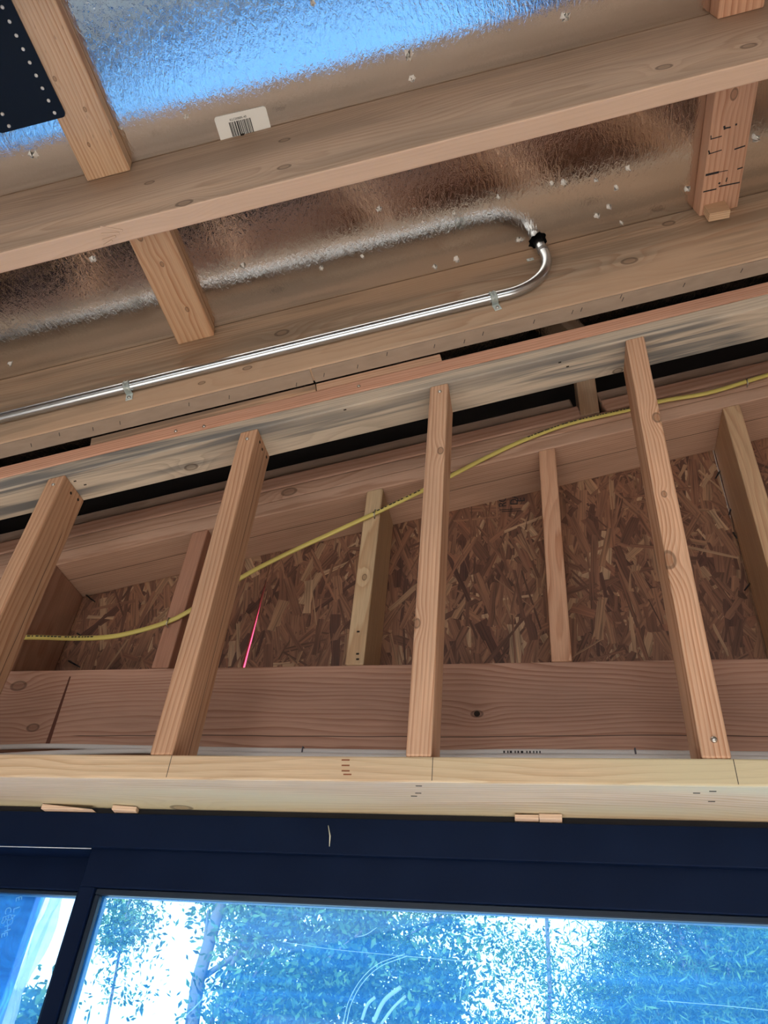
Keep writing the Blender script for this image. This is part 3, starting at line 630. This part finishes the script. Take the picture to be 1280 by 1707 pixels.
c = g.mix(1.0, base, g.ramp(n1, [(0.3, (0.5,) * 3), (0.5, (0.95,) * 3), (0.72, (1.3, 1.26, 1.2))]), 'MULTIPLY')
g.put(g.bsdf.inputs['Base Color'], c); g.bsdf.inputs['Roughness'].default_value = 0.55; g.bump(n1, 0.4, 0.0008)
M_STRAND = g.m
# joint line: from (455,925) at the top to (405,1110), opening to about 7 mm
jt, jb = onY(457, 918, YOSB).x, onY(404, 1112, YOSB).x
xg = onY(1187, 745, YOSB).x
xs_edges = [-1.42, (jt + jb) / 2, xg, 1.42]
def osb_panel(xa_, xb_, lab, gap_l=None, gap_r=None):
    z0 = ZH - 0.26
    def top(x): return zout(x) + 0.03
    zb_, zj = z0, ZH
    bm = bmesh.new()
    def gapx(x, z, kind, side):
        if kind == 'taper':
            f = min(1.0, max(0.0, (zout(jt) - z) / (zout(jt) - ZH))); return (jt + (jb - jt) * f) + side * (0.0002 + 0.0046 * f)
        if kind == 'slit':
            f = (z - (zout(xg) - 0.20)) / 0.20; return xg + side * (0.0010 if f > 0 else 0.0001)
        return x
    zs = [z0, ZH] + [ZH + k * 0.02 for k in range(1, 60)]
    Lv, Rv = [], []
    for zz in zs:
        if zz < top(xa_): Lv.append((gapx(xa_, zz, gap_l, 1), zz))
        if zz < top(xb_): Rv.append((gapx(xb_, zz, gap_r, -1), zz))
    Lv.append((gapx(xa_, top(xa_), gap_l, 1), top(xa_))); Rv.append((gapx(xb_, top(xb_), gap_r, -1), top(xb_)))
    poly = Rv + Lv[::-1]
    f = bm.faces.new([bm.verts.new((px, YOSB, pz)) for px, pz in poly])
    r = bmesh.ops.extrude_face_region(bm, geom=[f])
    for v in [q for q in r['geom'] if isinstance(q, bmesh.types.BMVert)]: v.co.y += 0.006
    bmesh.ops.recalc_face_normals(bm, faces=bm.faces[:])
    bmesh.ops.triangulate(bm, faces=bm.faces[:])
    o = obj('strand_board', bm_mesh(bm), M_OSB); tag(o, lab, 'board', 'strand boards of the outer wall'); return o
ob1 = osb_panel(xs_edges[0], xs_edges[1], 'strand board left of the bright pink joint', None, 'taper')
ob2 = osb_panel(xs_edges[1], xs_edges[2], 'big strand board between the pink joint and the right-hand outer stud', 'taper', 'slit')
ob3 = osb_panel(xs_edges[2], xs_edges[3], 'strand board right of the right-hand outer stud', 'slit', None)
rng = random.Random(5)
def strands(parent, xa_, xb_, n, gl, gr_):
    vs, fs, uvs = [], [], []
    k = 0; tries = 0
    while k < n and tries < n * 4:
        tries += 1
        cx_ = rng.uniform(xa_, xb_); cz = rng.uniform(ZH - 0.02, zout(xb_) + 0.02)
        if cz > zout(cx_) + 0.02: continue
        L = rng.uniform(0.05, 0.16); wd = rng.uniform(0.007, 0.028)
        if rng.random() < 0.35: wd *= 0.4
        ang = math.pi / 2 + rng.gauss(0, 0.42) if rng.random() < 0.85 else rng.uniform(0, math.pi)
        ca, sa = math.cos(ang), math.sin(ang)
        out = []
        npt = 4; ok = True
        edge1 = [(-0.5 + i / npt + (rng.uniform(-.04, .04) if 0 < i < npt else 0), 0.5 + rng.uniform(-.22, .08)) for i in range(npt + 1)]
        edge2 = [(-0.5 + i / npt + rng.uniform(-.03, .03), -0.5 + rng.uniform(-.08, .22)) for i in range(npt + 1)]
        dy = -rng.uniform(0.0002, 0.0028); tl = rng.uniform(-.012, .012)
        for a_, b_ in edge1 + edge2[::-1]:
            lx_, lw_ = a_ * L, b_ * wd
            X, Z = cx_ + lx_ * ca - lw_ * sa, cz + lx_ * sa + lw_ * ca
            f = min(1.0, max(0.0, (zout(jt) - Z) / (zout(jt) - ZH))); jx = jt + (jb - jt) * f
            if gl == 'taper' and X < jx + 0.0005 + 0.0046 * f: X = jx + 0.0005 + 0.0046 * f
            if gr_ == 'taper' and X > jx - 0.0005 - 0.0046 * f: X = jx - 0.0005 - 0.0046 * f
            if gl == 'slit' and X < xg + 0.0012: X = xg + 0.0012
            if gr_ == 'slit' and X > xg - 0.0012: X = xg - 0.0012
            out.append((X, YOSB + dy + tl * lw_ , Z)); uvs.append((lx_ + rng.random() * 0, lw_))
        b0 = len(vs); m_ = len(out); vs += out
        fs.append(tuple(range(b0, b0 + m_)))
        k += 1
    me = bpy.data.meshes.new('strands'); me.from_pydata(vs, [], fs)
    ul = me.uv_layers.new(name='UVMap'); i = 0
    for p in me.polygons:
        for li in p.loop_indices: ul.data[li].uv = uvs[me.loops[li].vertex_index]
    o = obj('pressed_strands', me, M_STRAND, parent, Matrix.Identity(4)); o['kind'] = 'stuff'
    return o
strands(ob1, -1.41, xs_edges[1], 2500, None, 'taper'); strands(ob2, xs_edges[1], xs_edges[2], 3800, 'taper', 'slit'); strands(ob3, xs_edges[2], 1.41, 2600, 'slit', None)
# pink tape behind the joint
gp = G('pink_membrane'); gp.nt.nodes.remove(gp.bsdf)
t1 = gp.n('ShaderNodeBsdfTranslucent'); t1.inputs[0].default_value = (1.0, 0.30, 0.44, 1); gp.nt.links.new(t1.outputs[0], gp.out.inputs[0])
pk = board('pink_membrane', gp.m, 0.5, 0.05, 0.0006, ((jt + jb) / 2, YOSB + 0.0075, (ZH + zout(jt)) / 2 - 0.02), R_UP, None, 0); tag(pk, 'thin pink membrane glowing through the strand board joint', 'membrane')
# lumber stamp on the strand board
p = onY(850, 838, YOSB - 0.003)
st_ = empty('board_stamp', p); st_.parent = ob2; st_.matrix_basis = Matrix.Translation(p)
RT_ = cols((0, 0, 1), (-1, 0, 0), (0, -1, 0))
for txt, u, v in (('RG', 838, 836), ('DA', 857, 832), ('E', 869, 833)):
    q = onY(u, v, YOSB - 0.0035); obj('print', text_mesh(txt, 0.026), M_INK, ob2, Matrix.Translation(q) @ RT_.to_4x4())
for u, v, L in ((850, 849, 0.05), (852, 852, 0.045)):
    q = onY(u, v, YOSB - 0.0035); board('print', M_INK, L, 0.0004, 0.0016, q, R_X, ob2, 0)
bpy.data.objects.remove(st_)
# black nails that missed the studs
def shiner(u0, v0, u1, v1, par):
    a, b = onY(u0, v0, YOSB - 0.002), onY(u1, v1, YOSB - 0.03)
    tube('stray_nail', [a, (a + b) / 2, b], [0.0022, 0.002, 0.0014], M_BLACKNAIL, par, 7, M=Matrix.Identity(4))
for a in ((1201, 783, 1193, 797), (1219, 845, 1215, 858), (1222, 888, 1228, 897), (1252, 970, 1241, 984)): shiner(*a, ob2)
for a in ((141, 990, 158, 1003), (129, 1056, 137, 1061), (115, 1102, 133, 1112)): shiner(*a, ob1)

# ================================================================== CABLES
yc = YO - 0.006
pix = [(-560, 1090), (-300, 1080), (-60, 1066), (46, 1062.5), (120, 1064), (180, 1062), (230, 1052), (278, 1037), (320, 1016), (402, 963), (470, 927), (550, 890), (622, 857), (702, 819), (752, 793), (820, 758), (880, 731), (950, 706), (1048, 683), (1100, 669), (1180, 655), (1250, 634), (1290, 622), (1400, 590), (1700, 520)]
depth = {}
cpts = []
for u, v in pix:
    Y = yc
    cpts.append(onY(u, v, Y))
cable = empty('yellow_cable', cpts[10]); tag(cable, 'yellow electrical cable sweeping across the outer studs', 'cable')
path = catmull(cpts, 6)
tube('jacket', path, 0.0058, M_YEL, cable, 12, 0.6)
acc = 0; rngp = random.Random(2)
for i in range(len(path) - 1):
    a, b = path[i], path[i + 1]
    uu = a
    if not (True and (18 <= i < 28 or 72 <= i < 78 or 96 <= i < 108)): continue
    t = (b - a).normalized(); L = (b - a).length; k = 0.0
    n_ = Vector((0, -1, 0)); q_ = t.cross(n_)
    while k < L - 0.006:
        wd = rngp.uniform(0.003, 0.008)
        board('print_mark', M_INK, wd, 0.0028, 0.0004, a + t * (k + wd / 2) + n_ * 0.0036 - q_ * 0.0012, cols(t, q_, n_), cable, 0); k += wd + rngp.uniform(0.0015, 0.004)
for u, v in ((279, 1036), (624, 855), (1245, 636)):
    p = onY(u, v, yc - 0.004)
    tube('cable_staple', [p + Vector((0.0, 0.008, -0.009)), p + Vector((0, -0.001, -0.008)), p + Vector((0.001, -0.001, 0.009)), p + Vector((0.001, 0.008, 0.010))], 0.0013, M_SCREW, cable, 6)
# white cables lying behind the plate
yw = YO - 0.014
for nm, pxs, lab_, fl_ in (('white_cable', [(-600, 1246), (-300, 1246), (-80, 1247), (60, 1244), (150, 1245), (330, 1249), (500, 1252), (700, 1255), (860, 1253.5), (1060, 1255), (1200, 1257), (1400, 1259), (1750, 1262)], 'upper white electrical cable along the foot of the header beam', 1.0),
                          ('white_cable', [(-600, 1258), (-300, 1260), (-80, 1262), (100, 1255), (240, 1251.5), (330, 1255), (420, 1258), (500, 1259), (700, 1262), (1000, 1262), (1200, 1264), (1400, 1266), (1750, 1268)], 'lower white electrical cable sagging behind the pale plate', 1.0)):
    P = catmull([onY(u, v, yw if 'upper' in lab_ else yw - 0.012) for u, v in pxs], 6)
    e = empty(nm, P[20]); tag(e, lab_, 'cable', 'white cables behind the plate'); tube('jacket', P, 0.0052, M_WHT, e, 12, 0.7)
    if 'upper' in lab_:
        for u in (504, 1059):
            q = onY(u, 1252 if u < 600 else 1255, yw - 0.003)
            tube('cable_tie', [q + Vector((0, 0.012, 0.008)), q + Vector((0, -0.002, 0.007)), q + Vector((0, -0.002, -0.008)), q + Vector((0, 0.01, -0.008))], 0.0014, simple('dark_tie', (0.10, 0.10, 0.13), 0.5), e, 6)
        q = onY(868, 1253.5, yw - 0.0042); k = 0
        for wd in (0.004, 0.003, 0.005, 0.003, 0.004, 0.006, 0.003, 0.004, 0.003, 0.003, 0.003):
            board('print_mark', M_INK, wd * 0.7, 0.0004, 0.004, q + Vector((-0.028 + k, 0, 0)), R_X, e, 0); k += wd + 0.0022

# ================================================================== SLIDING DOOR
door = empty('door_1', (0, 0.13, FLOOR)); door['kind'] = 'structure'; door['label'] = 'black framed sliding glass door with a blue film on the panes'
XL, XR = -1.35, 1.35
def dpart(name, x0, x1, y0, y1, z0, z1, mat=M_FRAME, par=None, bev=0.0012):
    if isinstance(par, bpy.types.Object): P = par
    else: P = door
    return board(name, mat, x1 - x0, y1 - y0, z1 - z0, ((x0 + x1) / 2, (y0 + y1) / 2, (z0 + z1) / 2), R_X, P, bev, 1)
FZ0, FZ1 = -0.103, -0.0485
hdp = dpart('frame_head', XL, XR, 0.126, 0.255, FZ0, FZ1)
dpart('frame_jamb', XL - 0.05, XL, 0.126, 0.255, FLOOR, FZ1); dpart('frame_jamb', XR, XR + 0.05, 0.126, 0.255, FLOOR, FZ1)
dpart('frame_sill', XL, XR, 0.126, 0.255, FLOOR, FLOOR + 0.03)
dpart('gap_shade_strip', XL, XR, 0.134, 0.140, FZ1, -0.0384, M_BLACK, None, 0)  # added black strip standing in for the shade above the frame
g = G('blue_film_glass'); g.nt.nodes.remove(g.bsdf)
tr = g.n('ShaderNodeBsdfTransparent'); tr.inputs[0].default_value = (0.66, 0.87, 0.99, 1)
gl = g.n('ShaderNodeBsdfGlossy'); gl.inputs['Roughness'].default_value = 0.02; gl.inputs[0].default_value = (0.9, 0.95, 1, 1)
tl = g.n('ShaderNodeBsdfTranslucent'); tl.inputs[0].default_value = (0.07, 0.38, 0.96, 1)
x, y, z = g.sep(g.objc()); n1, _ = g.noise(g.xyz(g.math('MULTIPLY', x, 5.0), y, g.math('MULTIPLY', z, 60.0)), 1.0, 4.0)
m1_ = g.n('ShaderNodeMixShader'); g.put(m1_.inputs[0], g.smooth(n1, 0.35, 0.75, 0.14, 0.22)); g.nt.links.new(tr.outputs[0], m1_.inputs[1]); g.nt.links.new(tl.outputs[0], m1_.inputs[2])
m2_ = g.n('ShaderNodeMixShader'); m2_.inputs[0].default_value = 0.01; g.nt.links.new(m1_.outputs[0], m2_.inputs[1]); g.nt.links.new(gl.outputs[0], m2_.inputs[2])
g.nt.links.new(m2_.outputs[0], g.out.inputs[0]); M_GLASS = g.m
def sash(nm, x0, x1, yf, stile, ztop, zrail, zbead, bead_in):
    """rails, stiles, bead, spacer and a pane"""
    yb_ = yf + 0.042; yg = yf + 0.018
    sh = dpart(nm + '_top_rail', x0, x1, yf, yb_, zrail, ztop)
    dpart(nm + '_bottom_rail', x0, x1, yf, yb_, FLOOR + 0.03, FLOOR + 0.12)
    dpart(nm + '_stile', x0, x0 + stile, yf, yb_, FLOOR + 0.12, zrail); dpart(nm + '_stile', x1 - stile, x1, yf, yb_, FLOOR + 0.12, zrail)
    bx0, bx1 = x0 + stile, x1 - stile
    dpart('glazing_bead', bx0, bx1, yg - 0.012, yg - 0.0005, zbead, zrail, M_BEAD, None, 0.0016); dpart('glazing_bead', bx0, bx0 + bead_in, yg - 0.012, yg - 0.0005, FLOOR + 0.12, zbead, M_BEAD, None, 0.0016)
    pn = dpart('glass_pane', bx0, bx1, yg, yg + 0.004, FLOOR + 0.12, zrail, M_GLASS, None, 0)
    dpart('spacer_bar', bx0, bx1, yg + 0.005, yg + 0.016, zbead + 0.001, zrail, M_SPACER, None, 0.0006); dpart('spacer_bar', bx0, bx0 + bead_in, yg + 0.005, yg + 0.016, FLOOR + 0.12, zbead, M_SPACER, None, 0.0006)
    return pn
YS = 0.138
xs0 = onY(100, 1585, YS).x
pn = sash('sash', xs0, 1.34, YS, 0.026, FZ0 + 0.006, -0.1595, -0.1690, 0.009)
sash('fixed_panel', -1.34, xs0 - 0.005, 0.192, 0.03, FZ0 + 0.006, -0.1535, -0.160, 0.009)
# scratches and wipe marks in the film
gs = G('film_scratch'); gs.nt.nodes.remove(gs.bsdf); t1 = gs.n('ShaderNodeBsdfTranslucent'); t1.inputs[0].default_value = (0.75, 0.95, 1, 1); t2 = gs.n('ShaderNodeBsdfTransparent')
mm = gs.n('ShaderNodeMixShader'); mm.inputs[0].default_value = 0.45; gs.nt.links.new(t2.outputs[0], mm.inputs[1]); gs.nt.links.new(t1.outputs[0], mm.inputs[2]); gs.nt.links.new(mm.outputs[0], gs.out.inputs[0])
yg = YS + 0.0165
for pxs, r_ in (([(572, 1707), (580, 1672), (600, 1635), (630, 1607), (675, 1590)], .0006), ([(577, 1707), (585, 1674), (604, 1639), (634, 1611), (678, 1594)], .0006), ([(603, 1700), (612, 1675), (625, 1662)], .0022), ([(622, 1704), (640, 1668), (668, 1645)], .003), ([(635, 1707), (655, 1680), (676, 1660)], .002),
                ([(594, 1562), (610, 1558), (628, 1546)], .0006), ([(300, 1702), (335, 1668), (374, 1618)], .0009), ([(470, 1570), (560, 1583), (700, 1596), (800, 1604)], .0004), ([(766, 1668), (770, 1640), (775, 1618)], .0004), ([(1100, 1668), (1200, 1676), (1280, 1684)], .0004)):
    tube('film_scratch', [onY(u, v, yg) for u, v in pxs] if len(pxs) < 3 else catmull([onY(u, v, yg) for u, v in pxs], 5), r_, gs.m, pn, 5)
# bits on the frame
p0, p1 = onY(547, 1376, 0.125), onY(549, 1411, 0.125)
tube('scratch', [p0, (p0 + p1) / 2 + Vector((0.002, 0, 0)), p1], [0.0005, 0.0012, 0.0005], simple('pale_scratch', (0.6, 0.62, 0.5), 0.7), hdp, 6)
tube('scratch', [onY(-40, 1410, 0.1255), onY(152, 1414.5, 0.1255)], 0.0007, simple('worn_edge', (0.55, 0.6, 0.68), 0.5), hdp, 6)
m_sh = wood((0.72, 0.56, 0.40), (0.55, 0.38, 0.25), 0.004, (0.1, 0.3), name='shim_cedar')
def shim(u0, u1, v, t0, t1, lab, tw=0.0, yoff=0.0):
    a, b = onY(u0, v, 0.122), onY(u1, v, 0.122); L = b.x - a.x
    def cut(co):
        c = co.copy(); tt = t0 + (t1 - t0) * (c.x / L + 0.5); c.z = c.z / abs(c.z) * tt / 2 + (tt - max(t0, t1)) / 2; return c
    o = board('door_shim', m_sh, L, 0.05, 0.008, ((a.x + b.x) / 2, 0.122 + 0.025 - 0.006 + yoff, -0.0432), R_X @ Matrix.Rotation(tw, 3, 'Z'), None, 0.0006, 1, cut)
    tag(o, lab, 'shim', 'shims above the door frame')
shim(70, 156, 1352, 0.0085, 0.0012, 'long tapering wooden shim above the door frame at far left')
shim(186, 224, 1352, 0.0078, 0.0075, 'short splintered wooden shim above the door frame beside the long one', 0.15)
shim(857, 897, 1368, 0.0055, 0.0065, 'brownish half of the shim pair above the door frame at right', 0.05)
shim(899, 937, 1367, 0.0080, 0.0080, 'pale half of the shim pair above the door frame at right', 0.0, -0.002)

# ================================================================== OUTSIDE
# blue wrapped wall end and plastic film beyond the left pane
YWR = 0.62
xe = onY(56, 1510, YWR).x
g = G('blue_wrap'); x, y, z = g.sep(g.objc())
n1, _ = g.noise(g.xyz(g.math('MULTIPLY', x, 12.0), g.math('MULTIPLY', y, 12.0), g.math('MULTIPLY', z, 34.0)), 1.0, 4.0, 0.6, 1.2)
g.put(g.bsdf.inputs['Base Color'], g.ramp(n1, [(0.44, (0.01, 0.10, 0.42)), (0.5, (0.02, 0.20, 0.62)), (0.60, (0.08, 0.42, 0.80))])); g.bsdf.inputs['Roughness'].default_value = 0.35
g.bump(n1, 0.8, 0.012); M_WRAP = g.m
wrapo = board('wrapped_wall_end', M_WRAP, 2.9, 0.6, 0.03, (xe - 0.30, YWR + 0.015, FLOOR + 1.45), R_UP, None, 0.004); tag(wrapo, 'wall end in wrinkled blue weather wrap with printed letters, outside the left pane', 'wall')
M_PRINT = simple('wrap_print', (0.85, 0.97, 1.0), 0.5)
for i, (txt, u, v) in enumerate((('L', 27, 1516), ('A', 20, 1528), ('D', 16, 1537), ('H', 12, 1547), ('E', 7, 1558), ('C', 13, 1518), ('E', 9, 1530), ('S', 7, 1536), ('E', 31, 1498))):
    q = onY(u, v, YWR - 0.001); obj('print', text_mesh(txt, 0.021), M_PRINT, wrapo, Matrix.Translation(q) @ (cols((1, 0, 0), (0, 0, 1), (0, -1, 0)) @ Matrix.Rotation(-1.2, 3, 'Z')).to_4x4())
# crumpled clear film
bm = bmesh.new(); NX, NZ = 16, 46; grid = []
xa0 = xe - 0.045
for j in range(NZ + 1):
    row = []
    for i in range(NX + 1):
        fx, fz = i / NX, j / NZ; zz = FLOOR + 2.5 - 0.8 * fz
        wdt = 0.11 * (1 - fz) ** 1.6 + 0.008
        q = Vector((fx * 6, fz * 9, 0.3)); dv = mnoise.noise_vector(q)
        row.append(bm.verts.new((xa0 + fx * wdt + 0.018 * dv.x * (fx + 0.1), YWR + 0.10 + 0.04 * dv.y + 0.02 * math.sin(fx * 14 + fz * 5), zz)))
    grid.append(row)
for j in range(NZ):
    for i in range(NX): bm.faces.new((grid[j][i], grid[j][i + 1], grid[j + 1][i + 1], grid[j + 1][i]))
gf = G('clear_film'); gf.nt.nodes.remove(gf.bsdf); t1 = gf.n('ShaderNodeBsdfTransparent'); t1.inputs[0].default_value = (0.95, 0.94, 0.98, 1); t2 = gf.n('ShaderNodeBsdfTranslucent'); t2.inputs[0].default_value = (0.75, 0.74, 0.85, 1)
t3 = gf.n('ShaderNodeBsdfGlossy'); t3.inputs['Roughness'].default_value = 0.15
mm = gf.n('ShaderNodeMixShader'); mm.inputs[0].default_value = 0.32; gf.nt.links.new(t1.outputs[0], mm.inputs[1]); gf.nt.links.new(t2.outputs[0], mm.inputs[2])
m3_ = gf.n('ShaderNodeMixShader'); m3_.inputs[0].default_value = 0.05; gf.nt.links.new(mm.outputs[0], m3_.inputs[1]); gf.nt.links.new(t3.outputs[0], m3_.inputs[2]); gf.nt.links.new(m3_.outputs[0], gf.out.inputs[0])
fo = obj('plastic_film', bm_mesh(bm, True), gf.m); tag(fo, 'crumpled clear plastic film hanging from the blue wrapped wall end', 'plastic film')

# trees
g = G('leaf'); gi = g.n('ShaderNodeNewGeometry').outputs['Random Per Island']; g.nt.nodes.remove(g.bsdf)
lc = g.ramp(gi, [(0.0, (0.015, 0.035, 0.018)), (0.5, (0.03, 0.075, 0.026)), (1.0, (0.08, 0.14, 0.04))])
d1 = g.n('ShaderNodeBsdfDiffuse'); g.put(d1.inputs[0], lc); d2 = g.n('ShaderNodeBsdfTranslucent'); g.put(d2.inputs[0], lc)
mm = g.n('ShaderNodeMixShader'); mm.inputs[0].default_value = 0.45; g.nt.links.new(d1.outputs[0], mm.inputs[1]); g.nt.links.new(d2.outputs[0], mm.inputs[2]); g.nt.links.new(mm.outputs[0], g.out.inputs[0]); M_LEAF = g.m
M_BARK = simple('bark', (0.035, 0.03, 0.026), 0.9)
def pixdir(u, v, dist):
    d = ray(u, v); k = dist / math.hypot(d.x, d.y); return CAM + d * k
def leaf_mesh(pts_sizes, rng_, needle=False):
    vs, fs = [], []
    for p, sz in pts_sizes:
        a = Vector((rng_.gauss(0, 1), rng_.gauss(0, 1), rng_.gauss(0, 1) - (0.4 if needle else 0))).normalized()
        b = a.orthogonal().normalized(); b = (Matrix.Rotation(rng_.uniform(0, 6.28), 3, a) @ b)
        wdt = sz * (0.16 if needle else 0.42); i = len(vs)
        vs += [p - a * sz * 0.5, p + b * wdt * 0.5 - a * sz * 0.08, p + a * sz * 0.5, p - b * wdt * 0.5 - a * sz * 0.08]
        fs.append((i, i + 1, i + 2, i + 3))
    me = bpy.data.meshes.new('leaves'); me.from_pydata(vs, [], fs); return me
def tree(lab, trunk_u, dist, clumps, leaf, seed, needle=False, trunk_r=0.14, top=4.5, cat='tree'):
    """trunk rises from the ground; each clump is (u, v, radius m, leaves, depth offset)"""
    rg = random.Random(seed); base = pixdir(trunk_u, 1600, dist); base.z = FLOOR - 0.15
    e = empty('leafy_tree' if not needle else 'conifer_tree', base); tag(e, lab, cat, 'trees beyond the door')
    P = [base + Vector((0.10 * math.sin(k * 1.3 + seed), 0.1 * math.cos(k), k * (top - FLOOR) / 7)) for k in range(8)]
    tube('trunk', P, [trunk_r * (1 - 0.09 * k) for k in range(8)], M_BARK, e, 9)
    pts_ = []
    for ci, (u, v, R_, n_, dd) in enumerate(clumps):
        c = pixdir(u, v, dist + dd)
        k = min(6, max(1, int((c.z - base.z) / ((top - FLOOR) / 7)) - 1)); q = P[k]
        midp = (q + c) / 2 + Vector((0, 0, 0.12))
        if ci % 4 == 0 and trunk_r > 0.07: tube('branch', catmull([q, midp, c], 4), [trunk_r * 0.22 * (1 - i / 9.5) + 0.008 for i in range(9)], M_BARK, e, 6)
        for _ in range(n_):
            d = Vector((rg.gauss(0, 1), rg.gauss(0, 1), rg.gauss(0, 0.8))) * (R_ * 0.55)
            pts_.append((c + d, leaf * rg.uniform(0.6, 1.4)))
    obj('foliage', leaf_mesh(pts_, rg, needle), M_LEAF, e)
    return e
rg = random.Random(21)
def scatter(u0, u1, v0, v1, n, R_, nl, dd=1.2): return [(rg.uniform(u0, u1), rg.uniform(v0, v1), R_ * rg.uniform(.7, 1.3), nl, rg.uniform(-dd, dd)) for _ in range(n)]
tree('broad leafy tree with a dark trunk behind the middle of the glass', 362, 8.0, scatter(390, 790, 1480, 1740, 54, 0.36, 420) + scatter(340, 420, 1480, 1560, 4, 0.25, 120), 0.068, 1, trunk_r=0.08)
tree('thin pale tree with scattered leaves against the bright sky', 905, 13.0, scatter(800, 940, 1560, 1740, 14, 0.5, 170) + scatter(800, 900, 1490, 1600, 8, 0.42, 80), 0.07, 2, trunk_r=0.05)
tree('dark conifer filling the right end of the glass', 1165, 9.0, scatter(1030, 1330, 1490, 1760, 64, 0.40, 560) + scatter(970, 1050, 1600, 1740, 10, 0.35, 260), 0.09, 3, True, 0.16)
tree('small leafy tree peeking in beside the door stile at left', 205, 6.5, scatter(165, 235, 1490, 1570, 7, 0.16, 260) + scatter(170, 260, 1600, 1700, 5, 0.2, 50), 0.04, 4, trunk_r=0.015, top=2.2)
tree('leafy bush tree low beside the blue wrapped wall end', 60, 5.0, scatter(10, 60, 1670, 1740, 5, 0.14, 120), 0.06, 5, trunk_r=0.03, top=2.0)
tree('tall tree crown beyond the right edge of the glass', 1480, 16.0, scatter(1330, 1600, 1450, 1740, 30, 0.6, 200), 0.12, 6, trunk_r=0.2)
